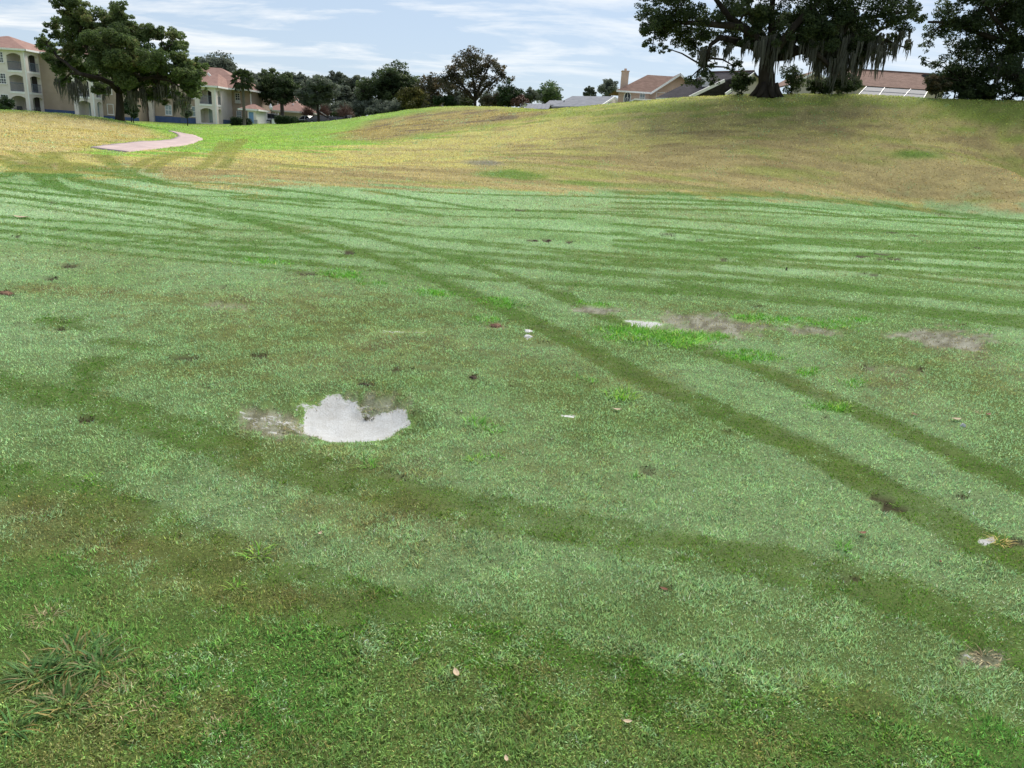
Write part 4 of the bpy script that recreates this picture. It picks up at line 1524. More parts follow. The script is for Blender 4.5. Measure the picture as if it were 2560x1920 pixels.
# clipped hedges: blocky
def hedge(label, x0, x1, y0, y1, Y, n, dpt=1.4):
    a, b = at(x0, y1, Y), at(x1, y1, Y)
    c = (a + b) / 2
    w_ = abs(b[0] - a[0])
    h_ = at(x0, y0, Y)[2] - a[2]
    z0 = hz(c[0], c[1])
    r = thing('clipped_hedge', label, 'hedge', (c[0], c[1], z0))
    pts = rng.uniform(-.5, .5, (n // 12, 3)) * np.array((w_, dpt, h_)) + np.array((0, 0, h_ / 2))
    # push points to the skin so the block reads clipped
    ax_ = rng.integers(0, 3, len(pts))
    for i in range(len(pts)):
        k3 = ax_[i]
        lim = (w_ / 2, dpt / 2, h_ / 2)[k3]
        s = 1 if rng.random() < .5 else -1
        if k3 == 2:
            pts[i, 2] = h_ if s > 0 else pts[i, 2]
        else:
            pts[i, k3] = s * lim
    me = leaves_mesh('foliage', pts, np.full(len(pts), .14), n, .16, rng.normal(.4, .2, len(pts)), 1.0)
    link('foliage', me, HEDGE, r)
    mb = MB()
    mb.box(-w_ / 2 + .15, w_ / 2 - .15, -dpt / 2 + .15, dpt / 2 - .15, 0, h_ - .12)
    mb.build('core', HEDGE, r)
    return r


hedge('clipped green hedge left of the palm trunk', 582, 606, 291, 309, 106, 3000)
hedge('yellowish clipped hedge right of the palm before the porch', 607, 624, 291, 306, 107, 2000)
hedge('dark clipped hedge block on the lawn below the pale trunked oak', 694, 738, 290, 307, 106, 5200, 2.0)
hedge('low dark hedge strip along the kerb by the garage', 742, 766, 296, 303, 114, 2000)


# crepe myrtles: bare reddish vase shapes
def myrtle(label, cx, top_, bot, w_, Y):
    b = at(cx, bot, Y)
    z0 = hz(b[0], b[1])
    H_ = at(cx, top_, Y)[2] - z0
    W_ = w_ * scale_at(Y)
    r = thing('crepe_myrtle', label, 'tree', (b[0], b[1], z0), 0, 'bare crepe myrtles by the parking lot')
    mb = MB()
    tips = []
    for i in range(7):
        a = random.uniform(0, 2 * math.pi)
        e = np.array((math.cos(a) * W_ * .25, math.sin(a) * W_ * .25, H_ * .5))
        mb.tube([(random.uniform(-.1, .1), random.uniform(-.1, .1), -.1), e * .5 + np.array((0, 0, .1)), e], [.06, .05, .04], 5, False)
        tips.append(e)
    mb.build('trunk', BARK2, r)
    tw = MB()
    for i in range(330):
        e = tips[i % 7]
        a = random.uniform(0, 2 * math.pi)
        q_ = random.random() ** .5
        t = np.array((math.cos(a) * W_ * .5 * q_, math.sin(a) * W_ * .5 * q_, H_ * (1 - .35 * q_ * q_) * random.uniform(.72, 1)))
        m_1 = (e + t) / 2 + np.array((random.uniform(-.1, .1), random.uniform(-.1, .1), 0))
        tw.tube([e, m_1, t], [.022, .018, .012], 3, False)
    o = tw.build('twigs', TWIG, r)
    setf(o.data, 'tint', rng.uniform(.2, .9, len(o.data.vertices)))
    return r


myrtle('leftmost bare reddish crepe myrtle beside the garage', 770, 254, 297, 40, 126)
myrtle('bare crepe myrtle behind the middle street lamp', 808, 251, 299, 46, 127)
myrtle('rightmost bare crepe myrtle beside the open car', 862, 252, 295, 50, 128)


# palm
def palm(px, py, Y, crown_y):
    b = at(px, py, Y)
    z0 = hz(b[0], b[1])
    H_ = at(px, crown_y, Y)[2] - z0
    r = thing('cabbage_palm', 'tall cabbage palm with slim trunk before the two storey apartments', 'palm', (b[0], b[1], z0))
    mb = MB()
    n = 14
    mb.tube([(math.sin(i * .3) * .05, 0, -.1 + (H_ + .1) * i / (n - 1)) for i in range(n)], [.26 if i == 0 else .19 + .012 * (i % 2) for i in range(n)], 9)
    mb.build('trunk', BARK2, r)
    for i in range(30):
        a = i * 2.399
        el = RAD(75 - 130 * (i / 29.0))
        v = MB()
        d = np.array((math.cos(a) * math.cos(el), math.sin(a) * math.cos(el), math.sin(el)))
        c = np.array((0, 0, H_))
        ln = random.uniform(1.0, 1.35)
        e = c + d * ln * .7
        sd_ = np.cross(d, (0, 0, 1))
        sd_ /= np.linalg.norm(sd_) + 1e-6
        up = np.cross(sd_, d)
        v.tube([c, e], [.03, .02], 4, False)
        for k in range(9):
            t = RAD(-70 + 140 * k / 8)
            q_ = d * math.cos(t) + sd_ * math.sin(t)
            tip = e + q_ * .95 * (1 - .15 * abs(k - 4) / 4) + np.array((0, 0, -.28 - .2 * abs(k - 4) / 4))
            pn = np.cross(q_, up) * .075
            md = e + q_ * .5
            v.add([e, md - pn, tip, md + pn], [(0, 1, 2), (0, 2, 3)])
        o = v.build('frond', PALML, r)
        setf(o.data, 'tint', np.clip(rng.normal(.45 if el > 0 else .25, .15, len(o.data.vertices)), 0, 1))
    return r


palm(611, 312, 105.5, 199)

# ------------------------------------------------------------------ buildings
CREAM = noise_mat('cream_stucco', (.66, .595, .555), (.75, .685, .64), 1.2, .9, 6, .15, .2)
TANW = noise_mat('tan_stucco', (.35, .275, .215), (.42, .335, .265), .8, .9, 6, .15, .2)
BROWNW = noise_mat('brown_stucco', (.20, .155, .12), (.255, .20, .155), .8, .9, 6, .15, .2)
PINKW = noise_mat('pink_stucco', (.50, .36, .29), (.58, .43, .35), .9, .9, 6, .15, .2)
BEIGEW = noise_mat('beige_siding', (.46, .42, .36), (.54, .50, .43), .9, .9, 6, .15, .2)
BLUEB = noise_mat('blue_band', (.055, .095, .20), (.08, .125, .25), 2, .8, 4, .1, .25)
WHITE = noise_mat('white_trim', (.72, .72, .72), (.80, .80, .79), 3, .6, 4, 0, .3)
ROOFR = noise_mat('terracotta_shingle', (.23, .14, .12), (.31, .195, .165), 1.6, .95, 8, .6, .1, (1, 1, 3), 10)
ROOFB = noise_mat('brown_shingle', (.15, .095, .077), (.23, .15, .122), 1.6, .95, 8, .6, .1, (1, 1, 3), 10)
ROOFG = noise_mat('grey_shingle', (.17, .18, .205), (.25, .26, .29), 1.6, .95, 8, .6, .1, (1, 1, 3), 10)
ROOFD = noise_mat('black_shingle', (.022, .021, .028), (.05, .047, .058), 1.6, .9, 8, .6, .15, (1, 1, 3), 10)
GLASS = noise_mat('dark_window_glass', (.02, .024, .032), (.075, .085, .10), .6, .12, 3, 0, .6)
GLASSB = noise_mat('curtained_glass', (.20, .26, .29), (.34, .40, .42), .9, .2, 3, 0, .5)
DOORD = noise_mat('dark_doorway', (.025, .018, .02), (.05, .04, .042), .7, .5, 3, 0, .3)
RAIL = noise_mat('blue_grey_railing', (.10, .13, .18), (.15, .19, .25), 3, .5, 3, 0, .4)
DOORB = noise_mat('light_blue_door', (.14, .27, .48), (.18, .33, .55), 2, .5, 4, 0, .4)
GREYP = noise_mat('grey_equipment', (.30, .31, .32), (.42, .43, .44), 3, .6, 4, 0, .3)
BLACKP = noise_mat('black_metal', (.010, .010, .012), (.025, .025, .028), 4, .5, 3, 0, .4)
SCREEN = noise_mat('screen_mesh', (.075, .085, .10), (.10, .11, .13), 3, .7, 3, 0, .2)
ALUM = noise_mat('white_aluminium', (.26, .27, .29), (.33, .34, .36), 3, .4, 3, 0, .4)


class House:
    def __init__(s, name, label, px, py, Y, cat='building'):
        p = at(px, py, Y)
        s.O = np.array((p[0], p[1], hz(p[0], p[1])))
        s.root = thing(name, label, cat, s.O)

    def l(s, px, py, Y):
        return at(px, py, Y) - s.O

    def box(s, name, x0, x1, y0, y1, z0, z1, mat, parent=None):
        m = MB()
        m.box(x0, x1, y0, y1, z0, z1)
        return m.build(name, mat, parent or s.root)

    def slab(s, name, pts, th, mat, parent=None):
        m = MB()
        m.prism([np.array(p) for p in pts], (0, 0, -th))
        return m.build(name, mat, parent or s.root)

    def beam(s, name, a, b, w_, h_, mat, parent=None):
        """square bar from a to b"""
        a, b = np.array(a, float), np.array(b, float)
        d = b - a
        d /= np.linalg.norm(d)
        sd_ = np.cross(d, (0, 0, 1.0))
        if np.linalg.norm(sd_) < 1e-3:
            sd_ = np.array((1.0, 0, 0))
        sd_ /= np.linalg.norm(sd_)
        up = np.cross(sd_, d)
        m = MB()
        q_ = [a - sd_ * w_ / 2 - up * h_ / 2, a + sd_ * w_ / 2 - up * h_ / 2, a + sd_ * w_ / 2 + up * h_ / 2, a - sd_ * w_ / 2 + up * h_ / 2]
        m.prism(q_, b - a)
        return m.build(name, mat, parent or s.root)

    def wall_x(s, name, x0, x1, y, z0, z1, holes, mat, th=.22):
        """wall facing -Y with rectangular holes (x0,x1,z0,z1)"""
        m = MB()
        xs = sorted(set([x0, x1] + [h[0] for h in holes] + [h[1] for h in holes]))
        for a, b in zip(xs[:-1], xs[1:]):
            if b <= x0 or a >= x1:
                continue
            hs = sorted([(h[2], h[3]) for h in holes if h[0] <= a + 1e-6 and h[1] >= b - 1e-6])
            z = z0
            for q0, q1 in hs:
                if q0 > z:
                    m.box(a, b, y, y + th, z, q0)
                z = max(z, q1)
            if z < z1:
                m.box(a, b, y, y + th, z, z1)
        return m.build(name, mat, s.root)

    def wall_y(s, name, x, y0, y1, z0, z1, holes, mat, th=.22):
        """wall facing +X with holes (y0,y1,z0,z1)"""
        m = MB()
        ys = sorted(set([y0, y1] + [h[0] for h in holes] + [h[1] for h in holes]))
        for a, b in zip(ys[:-1], ys[1:]):
            if b <= y0 or a >= y1:
                continue
            hs = sorted([(h[2], h[3]) for h in holes if h[0] <= a + 1e-6 and h[1] >= b - 1e-6])
            z = z0
            for q0, q1 in hs:
                if q0 > z:
                    m.box(x - th, x, a, b, z, q0)
                z = max(z, q1)
            if z < z1:
                m.box(x - th, x, a, b, z, z1)
        return m.build(name, mat, s.root)

    def window(s, x0, x1, z0, z1, y, nx=2, nz=3, glass=None, name='window'):
        """window in a wall facing -Y whose outer face is at y"""
        m = MB()
        f = .07
        m.box(x0, x1, y - .03, y + .05, z0, z0 + f)
        m.box(x0, x1, y - .03, y + .05, z1 - f, z1)
        m.box(x0, x0 + f, y - .027, y + .047, z0 + f, z1 - f)
        m.box(x1 - f, x1, y - .027, y + .047, z0 + f, z1 - f)
        w_ = m.build(name, WHITE, s.root)
        p = MB()
        p.box(x0 + .02, x1 - .02, y + .052, y + .07, z0 + .02, z1 - .02)
        p.build('pane', glass or GLASS, w_)
        b = MB()
        for i in range(1, nx):
            x = x0 + (x1 - x0) * i / nx
            b.box(x - .02, x + .02, y + .01, y + .046, z0 + f, z1 - f)
        for i in range(1, nz):
            z = z0 + (z1 - z0) * i / nz
            t = .035 if i == nz // 2 else .018
            b.box(x0 + f, x1 - f, y + .014, y + .049, z - t, z + t)
        b.build('glazing_bars', WHITE, w_)
        s2 = MB()
        s2.box(x0 - .08, x1 + .08, y - .10, y + .02, z0 - .08, z0 - .003)
        s2.build('sill', CREAM, w_)
        return w_

    def hip(s, x0, x1, y0, y1, z, h, mat, inset=None, name='roof', ov=.5):
        x0 -= ov
        x1 += ov
        y0 -= ov
        y1 += ov
        ins = (y1 - y0) / 2 if inset is None else inset
        ym = (y0 + y1) / 2
        if x1 - x0 < 2 * ins + .4:
            ins = (x1 - x0) / 2 - .2
        R = [(x0, y0, z), (x1, y0, z), (x1, y1, z), (x0, y1, z), (x0 + ins, ym, z + h), (x1 - ins, ym, z + h)]
        m = MB()
        m.add(R, [(0, 1, 5, 4), (1, 2, 5), (2, 3, 4, 5), (3, 0, 4), (3, 2, 1, 0)])
        r = m.build(name, mat, s.root)
        g = MB()
        g.box(x0 - .08, x1 + .08, y0 - .10, y0 - .005, z - .20, z + .03)
        g.box(x1 + .005, x1 + .10, y0 - .10, y1, z - .197, z + .028)
        g.box(x0 - .10, x0 - .005, y0 - .10, y1, z - .197, z + .028)
        g.box(x0, x1, y0, y0 + ov + .02, z - .17, z - .14)
        g.box(x1 - ov - .02, x1 - .003, y0 + ov + .03, y1, z - .17, z - .14)
        g.build('gutter', WHITE, r)
        return r

    def railing(s, pts, z, h=1.05):
        m = MB()
        for a, b in zip(pts[:-1], pts[1:]):
            a = np.array(a, float)
            b = np.array(b, float)
            ln = np.linalg.norm(b - a)
            for zz_, t in ((z + h, .035), (z + .10, .03)):
                m.tube([(a[0], a[1], zz_), (b[0], b[1], zz_)], t, 4)
            n = int(ln / .13)
            for i in range(n + 1):
                p = a + (b - a) * i / n
                m.tube([(p[0], p[1], z + .1), (p[0], p[1], z + h)], .016, 4, False)
        return m.build('railing', RAIL, s.root)

    def arch(s, x0, x1, y, ztop, rise, mat, th=.2, axis='x'):
        """fills the top corners of an opening to make a shallow arch"""
        n = 10
        P = []
        for i in range(n + 1):
            t = i / n
            P.append((t, -rise * (2 * t - 1) ** 2))
        m = MB()
        for i in range(n):
            (t0, q0), (t1, q1) = P[i], P[i + 1]
            a, b = x0 + (x1 - x0) * t0, x0 + (x1 - x0) * t1
            if axis == 'x':
                m.prism([(a, y, ztop), (b, y, ztop), (b, y, ztop + q1 - .02), (a, y, ztop + q0 - .02)], (0, th, 0))
            else:
                m.prism([(y, a, ztop), (y, b, ztop), (y, b, ztop + q1 - .02), (y, a, ztop + q0 - .02)], (-th, 0, 0))
        return m.build('arch', mat, s.root)


def wing(H, xc, yf, ym, zb, ze, nf, bay_w, wall_l, win=True, side_extra=0.0, glassdoor=GLASSB):
    """projecting balcony tower: corner column at xc, front at yf, joins main wall at ym"""
    fh = (ze - zb) / nf
    x_l = xc - .55 - bay_w - wall_l
    bx0, bx1 = xc - .55 - bay_w, xc - .55
    holes = []
    wins = []
    for f in range(nf):
        z = zb + f * fh
        holes.append((bx0, bx1, z + (.02 if f == 0 else .12), z + fh - .42))
        if win and wall_l > 2.2:
            for wx_ in ([bx0 - 1.5] + ([bx0 - 5.2] if wall_l > 6 else [])):
                holes.append((wx_, wx_ + 1.1, z + .95, z + 2.3))
                wins.append((wx_, wx_ + 1.1, z + .95, z + 2.3))
    H.wall_x('wall', x_l, xc, yf, zb - 1.5, ze, holes, CREAM)
    for w_ in wins:
        H.window(*w_, yf, 3, 4, GLASS)
    sy0, sy1 = yf + .6, ym - .15
    hs = [(sy0, sy1, zb + f * fh + (.02 if f == 0 else .12), zb + (f + 1) * fh - .42) for f in range(nf)]
    H.wall_y('wall', xc, yf + .222, ym + side_extra, zb - 1.5, ze, hs, CREAM)
    dpt = ym - yf - .2
    yb = yf + dpt
    # inside of the balconies
    H.box('balcony_wall', bx0 - .3, xc - .225, yb, yb + .15, zb - .5, ze - .01, CREAM)
    H.box('balcony_wall', bx0 - .3, bx0 - .1, yf + .23, yb - .003, zb - .5, ze - .012, CREAM)
    for f in range(nf):
        z = zb + f * fh
        if f > 0:
            m = MB()
            m.box(bx0 - .05, xc + .06, yf - .06, yb - .004, z - .14, z + .11)
            m.build('balcony_slab', WHITE, H.root)
            H.railing([(bx0, yf + .08, 0), (bx1, yf + .08, 0)], z + .12)
            H.railing([(xc - .08, sy0, 0), (xc - .08, sy1, 0)], z + .12)
        H.arch(bx0, bx1, yf + .004, z + fh - .41, .30, CREAM)
        H.arch(sy0, sy1, xc - .004, z + fh - .41, .26, CREAM, axis='y')
        d = H.box('sliding_door', bx0 + .55, bx1 + .1, yb - .05, yb - .004, z + .12, z + 2.3, glassdoor if f == 0 else DOORD)
        mb = MB()
        mb.box(bx0 + .47, bx0 + .55, yb - .07, yb - .01, z + .12, z + 2.36)
        mb.box((bx0 + .55 + bx1 + .1) / 2 - .03, (bx0 + .55 + bx1 + .1) / 2 + .03, yb - .08, yb - .052, z + .12, z + 2.3)
        mb.box(bx0 + .47, bx1 + .15, yb - .07, yb - .01, z + 2.361, z + 2.43)
        mb.build('frame', WHITE, d)
    # corner column and downspout
    H.box('column', bx1 - .02, xc + .05, yf - .07, yf + .52, zb - 1.0, ze - .005, CREAM)
    H.box('downspout', xc - .12, xc + .02, yf - .17, yf - .08, zb - .5, ze - .1, WHITE)
    return x_l


# ---- three storey apartment block at the left edge
A = House('apartment_building', 'three storey cream and tan apartment block at the left edge behind the oak', 66, 283, 108)
zb = A.l(66, 284, 108)[2]
ze = A.l(66, 126, 108)[2]
xc = A.l(70, 205, 108)[0]
yf = A.l(66, 205, 108)[1]
ym = yf + 3.0
xl = wing(A, xc, yf, ym, zb, ze, 3, 1.95, 8.5, glassdoor=DOORD)
xr2 = A.l(345, 260, 111)[0]
A.wall_x('wall', xc, xr2, ym, zb - 2.5, ze, [], TANW)
xa2 = A.l(236, 250, 109)[0]
A.box('base_band', xc + .03, xa2 - 3.3, ym - .06, ym - .004, zb - 2.5, zb + .75, BLUEB)
A.box('string_course', xc + .03, xa2 - 3.3, ym - .04, ym - .003, zb + 2.92, zb + 3.05, TANW)
wing(A, xa2, yf + 1.0, ym, zb - .15, ze, 3, 1.75, .55, win=False)
A.box('base_band', xa2 + .03, xr2, ym - .06, ym - .004, zb - 2.5, zb + .35, BLUEB)
for f in range(3):
    x0 = A.l(268, 270, 111)[0]
    A.window(x0, x0 + .9, zb + .55 + f * (ze - zb) / 3, zb + 1.95 + f * (ze - zb) / 3, ym, 2, 2, GLASSB)
A.wall_x('wall', xl - 8, xl, ym, zb - 2.5, ze, [], TANW)
A.hip(xl, xc, yf, yf + 11, ze + .1, 2.0, ROOFR)
A.hip(xc + 1.2, xr2 - .6, ym, ym + 10, ze + .1, 2.2, ROOFR)
A.box('wall', xr2 - .2, xr2, ym + .23, ym + 10, zb - 2.5, ze, TANW)
# patio furniture
for (px_, w_) in ((46, .9), (92, 1.0)):
    p = at(px_, 275, 107.2)
    t = thing('patio_chair', 'dark patio chair on the ground floor terrace %s the corner column' % ('left of' if px_ < 60 else 'right of'), 'chair', (p[0], p[1], A.O[2] + zb - .1))
    for nm, bx_ in (('seat', (-.35, .35, -.3, .3, .38, .48)), ('backrest', (-.35, .35, .25, .33, .483, 1.0)), ('leg', (-.34, -.28, -.28, -.22, -.3, .378)), ('leg', (.28, .34, -.28, -.22, -.3, .378)),
                    ('leg', (-.34, -.28, .22, .28, -.3, .378)), ('leg', (.28, .34, .22, .28, -.3, .378)), ('armrest', (-.42, -.36, -.3, .3, .6, .66)), ('armrest', (.36, .42, -.3, .3, .6, .66))):
        MB().box(*bx_).build(nm, BLACKP, t)

# ---- two storey apartment block
Bd = House('apartment_building', 'two storey tan apartment block with terracotta roof beside the palm', 540, 309, 112)
zb = Bd.l(540, 309, 112)[2]
ze = Bd.l(530, 217, 112)[2]
xc = Bd.l(541, 265, 112)[0]
yf = Bd.l(541, 265, 112)[1]
ym = yf + 1.9
xw = wing(Bd, xc, yf, ym, zb, ze, 2, 1.75, .7, win=False, side_extra=4.1)
x_l = Bd.l(386, 280, 114)[0]
fh = (ze - zb) / 2
whl = [Bd.l(p, 280, 114)[0] for p in (414, 480)]
Bd.wall_x('wall', x_l, xw, ym, zb - 2, ze, [(w_, w_ + .95, zb + .75 + f * fh, zb + 2.15 + f * fh) for w_ in whl for f in (0, 1)], TANW)
for w_ in whl:
    for f in (0, 1):
        Bd.window(w_, w_ + .95, zb + .75 + f * fh, zb + 2.15 + f * fh, ym, 2, 2, GLASSB)
Bd.box('base_band', x_l, xw - .02, ym - .06, ym - .004, zb - 2, zb + .55, BLUEB)
xb0 = Bd.l(345, 280, 113)[0]
Bd.box('breezeway_back', xb0, x_l - .004, ym + 3, ym + 3.2, zb - 2, ze, DOORD)
Bd.box('column', Bd.l(369, 280, 113)[0], Bd.l(380, 280, 113)[0], ym - .6, ym - .1, zb - 1, zb + 2.5, CREAM)
Bd.box('breezeway_floor', xb0, x_l - .004, ym - .8, ym + 2.99, zb + 2.5, zb + 2.75, CREAM)
Bd.box('wall', xb0 - .003, x_l - .006, ym + .002, ym + .2, zb + 2.76, ze, TANW)
# right end block
yt = yf + 6.0
xt0, xt1 = xc - .1, Bd.l(629, 262, 118)[0]
xu = Bd.l(587.5, 245, 118)[0]
hol = [(xu, xu + .75, zb + fh + .75, zb + fh + 2.05), (xu + .1, xu + .85, zb + .75, zb + 2.0)]
Bd.wall_x('wall', xt0, xt1, yt, zb - 2, ze, hol, TANW)
for h in hol:
    Bd.window(*h, yt, 2, 4, GLASS if h[2] > zb + fh else GLASSB)
ac = Bd.box('air_conditioner', xu + .15, xu + .85, yt - .35, yt + .03, zb + fh + .60, zb + fh + 1.05, WHITE)
mb = MB()
for i in range(5):
    mb.box(xu + .2, xu + .8, yt - .37, yt - .352, zb + fh + .66 + i * .075, zb + fh + .69 + i * .075)
mb.build('grille', GREYP, ac)
Bd.box('base_band', xc + .06, xc + .10, ym + .2, yt - .01, zb - 2, zb + .6, BLUEB)
Bd.box('wall', xt1 - .2, xt1 - .003, yt + .23, yt + 9, zb - 2, ze, TANW)
Bd.box('downspout', xt1 - .12, xt1 + .01, yt - .12, yt - .02, zb + 2.4, ze - .1, WHITE)
Bd.hip(xw + .2, xc, yf, yf + 9, ze + .1, 1.9, ROOFR)
Bd.hip(xb0, xt1, ym + 2, yt + 9, ze + .12, 3.0, ROOFR, inset=6)
gz = Bd.l(590, 216, 117.5)
Bd.slab('dormer_roof', [Bd.l(577, 222, 117.2), Bd.l(588, 217, 117.2), Bd.l(588, 217, 121), Bd.l(577, 222, 121)], .12, ROOFR)
Bd.slab('dormer_roof', [Bd.l(588, 217, 117.2), Bd.l(598, 228, 117.2), Bd.l(598, 228, 121), Bd.l(588, 217, 121)], .12, ROOFR)
Bd.beam('rake_board', Bd.l(588, 218, 117.1), Bd.l(598, 229, 117.1), .1, .22, WHITE)
Bd.beam('rake_board', Bd.l(519, 183, 116), Bd.l(532, 196, 116), .12, .28, WHITE)
# porch with the light blue door
px0, px1 = Bd.l(619, 290, 113)[0], Bd.l(640, 290, 113)[0]
yp = Bd.l(630, 290, 113)[1]
zp = Bd.l(630, 274, 113)[2]
dx0, dx1 = Bd.l(622, 292, 113)[0], Bd.l(634, 292, 113)[0]
zg = zb + .1
Bd.wall_x('porch_wall', px0, px1, yp, zb - 1.5, zp, [(dx0, dx1, zg, zg + 1.75)], CREAM, .15)
Bd.box('porch_wall', px1 - .15, px1, yp + .153, yt - .01, zb - 1.5, zp - .003, WHITE)
Bd.box('porch_wall', px0, px0 + .15, yp + .153, yt - .01, zb - 1.5, zp - .003, TANW)
dr = Bd.box('door', dx0 + .01, dx1 - .01, yp + .05, yp + .10, zg, zg + 1.74, DOORB)
mb = MB()
for a in (0, 1):
    for b in (0, 1, 2):
        x0 = dx0 + .09 + a * (dx1 - dx0 - .1) / 2
        mb.box(x0, x0 + (dx1 - dx0) / 2 - .14, yp + .035, yp + .049, zg + .12 + b * .54, zg + .55 + b * .54)
mb.build('panel', DOORB, dr)
mb = MB()
mb.box(dx0 - .08, dx0 - .004, yp - .03, yp - .003, zg, zg + 1.82)
mb.box(dx1 + .004, dx1 + .08, yp - .03, yp - .003, zg, zg + 1.82)
mb.box(dx0 - .004, dx1 + .004, yp - .03, yp - .003, zg + 1.75, zg + 1.82)
mb.build('frame', WHITE, dr)
Bd.hip(px0 - .9, px1 + .1, yp, yt - .8, zp + .05, .75, ROOFR, name='porch_roof', ov=.3)
for i in range(4):
    Bd.box('porch_step', px0 + .2, px1 - .1, yp - .3 - .25 * i, yp - .06 - .25 * i, zb - 1.2, zg - .1 - .14 * i, WHITE)

# ---- brown building and garage behind
Cb = House('brown_building', 'plain dark brown two storey building behind the first street lamp', 666, 295, 140)
x0, x1 = Cb.l(626, 270, 140)[0], Cb.l(705, 270, 140)[0]
ze = Cb.l(666, 242, 140)[2]
zb = -2.0
w0 = Cb.l(630, 250, 140)
Cb.wall_x('wall', x0, x1, 0, zb, ze, [(w0[0], w0[0] + 1.0, w0[2] - .55, w0[2] + .55), (w0[0] + 1.15, w0[0] + 2.0, w0[2] - .55, w0[2] + .55)], BROWNW)
Cb.window(w0[0], w0[0] + 1.0, w0[2] - .55, w0[2] + .55, 0, 1, 2, GLASS)
Cb.window(w0[0] + 1.15, w0[0] + 2.0, w0[2] - .55, w0[2] + .55, 0, 1, 2, GLASS)
Cb.box('wall', x1 - .2, x1 - .003, .225, 10, zb, ze, CREAM)
Cb.box('downspout', x1 - .75, x1 - .6, -.12, -.01, zb, ze - .1, WHITE)
Cb.hip(x0, x1, 0, 10, ze + .1, 2.2, ROOFR)
p0 = Cb.l(652, 278, 139.7)
Cb.window(Cb.l(689, 285, 140)[0], Cb.l(697, 285, 140)[0], Cb.l(690, 292, 140)[2], Cb.l(690, 280, 140)[2], 0, 2, 2, GLASSB)
Gb = House('garage_building', 'low beige garage with terracotta hip roof behind the dark hedge', 735, 298, 130, 'garage')
x0, x1 = Gb.l(701, 288, 130)[0], Gb.l(762, 288, 130)[0]
ze = Gb.l(735, 280, 130)[2]
Gb.wall_x('wall', x0, x1, 0, -2, ze, [], BEIGEW)
Gb.box('wall', x1 - .2, x1 - .003, .225, 8, -2, ze - .002, BEIGEW)
Gb.hip(x0 - 2, x1, 0, 8, ze + .1, 1.9, ROOFR)
for px_, py_ in ((733, 261), (739, 266)):
    p = Gb.l(px_, py_, 132)
    Gb.box('roof_vent', p[0] - .1, p[0] + .1, p[1] - .1, p[1] + .1, p[2] - .4, p[2] + .12, WHITE)

# ---- two storey pink house with chimney
P_ = House('chimney_house', 'two storey pink stucco house with tall chimney and arched window', 1585, 262, 105, 'house')
EL, ER, RL, RR_ = P_.l(1541, 226, 104.5), P_.l(1626, 231, 104.5), P_.l(1619, 187, 109.5), P_.l(1700, 187, 109.5)
zeave = (EL[2] + ER[2]) / 2
EL[2] = ER[2] = zeave
zr = RL[2]
RR_[2] = zr
RL[1] = RR_[1]
x0, x1 = P_.l(1546, 240, 105)[0], P_.l(1623, 240, 105)[0]
hol = []
a_ = P_.l(1558, 253, 105)
b_ = P_.l(1579, 229, 105)
w2a, w2b = P_.l(1598, 249, 105), P_.l(1614, 231, 105)
hol.append((w2a[0], w2b[0], w2a[2], w2b[2]))
P_.wall_x('wall', x0, x1, 0, -2, zeave - .02, hol, PINKW)
P_.window(w2a[0], w2b[0], w2a[2], w2b[2], 0, 2, 3, GLASSB)
# arched window
cx_ = (a_[0] + b_[0]) / 2
rw = (b_[0] - a_[0]) / 2


def arch_poly(rw_, zb_, zt_, y):
    pts = [(cx_ - rw_, y, zb_), (cx_ + rw_, y, zb_)]
    zc = zt_ - rw_ * 1.25
    for i in range(13):
        t = math.pi * i / 12
        pts.append((cx_ + rw_ * math.cos(t), y, zc + rw_ * 1.25 * math.sin(t)))
    return pts


aw = MB().prism(arch_poly(rw, a_[2] - .8, b_[2], -.06), (0, .055, 0)).build('arched_window', WHITE, P_.root)
MB().prism(arch_poly(rw - .12, a_[2] - .7, b_[2] - .14, -.075), (0, .012, 0)).build('pane', GLASS, aw)
mb = MB()
mb.box(cx_ - .03, cx_ + .03, -.10, -.078, a_[2] - .7, b_[2] - .15)
for sx in (-1, 1):
    mb.tube([(cx_ + sx * .05, -.09, a_[2] + .5), (cx_ + sx * rw * .5, -.09, a_[2] + .35), (cx_ + sx * rw * .62, -.09, a_[2] - .5)], .025, 4)
mb.build('glazing_bars', WHITE, aw)
# roof: front slope, left hip, cross gable
back = 10.0
m = MB()
m.add([EL, ER, RR_, RL, (EL[0], EL[1] + back, zeave), (RR_[0], EL[1] + back, zeave)], [(0, 1, 2, 3), (0, 3, 4), (3, 2, 5, 4), (0, 4, 5, 1)])
rf = m.build('roof', ROOFB, P_.root)
P_.beam('gutter', EL + np.array((0, -.06, -.08)), ER + np.array((0, -.06, -.08)), .1, .2, WHITE, rf)
gp = P_.l(1700, 188, 104.8)
gp[2] = zr
ge = np.array((gp[0] + (gp[0] - ER[0]), ER[1], zeave))
MB().prism([(ER[0], .35, -2), (ge[0], .35, -2), (ge[0], .35, zeave - .1), (gp[0], .35, zr - .15), (ER[0], .35, zeave - .1)], (0, .2, 0)).build('gable_wall', PINKW, P_.root)
P_.slab('gable_roof', [(ER[0], -.4, zeave), (gp[0], -.4, zr), (gp[0], 6, zr), (ER[0], 6, zeave)], .14, ROOFB)
P_.slab('gable_roof', [(gp[0] + .003, -.4, zr), (ge[0], -.4, zeave), (ge[0], 6, zeave), (gp[0] + .003, 6, zr)], .14, ROOFB)
P_.beam('rake_board', (ER[0], -.46, zeave - .16), (gp[0], -.46, zr - .16), .08, .24, WHITE)
P_.beam('rake_board', (ge[0], -.46, zeave - .16), (gp[0], -.46, zr - .16), .08, .24, WHITE)
wa, wb = P_.l(1640, 250, 105), P_.l(1664, 231, 105)
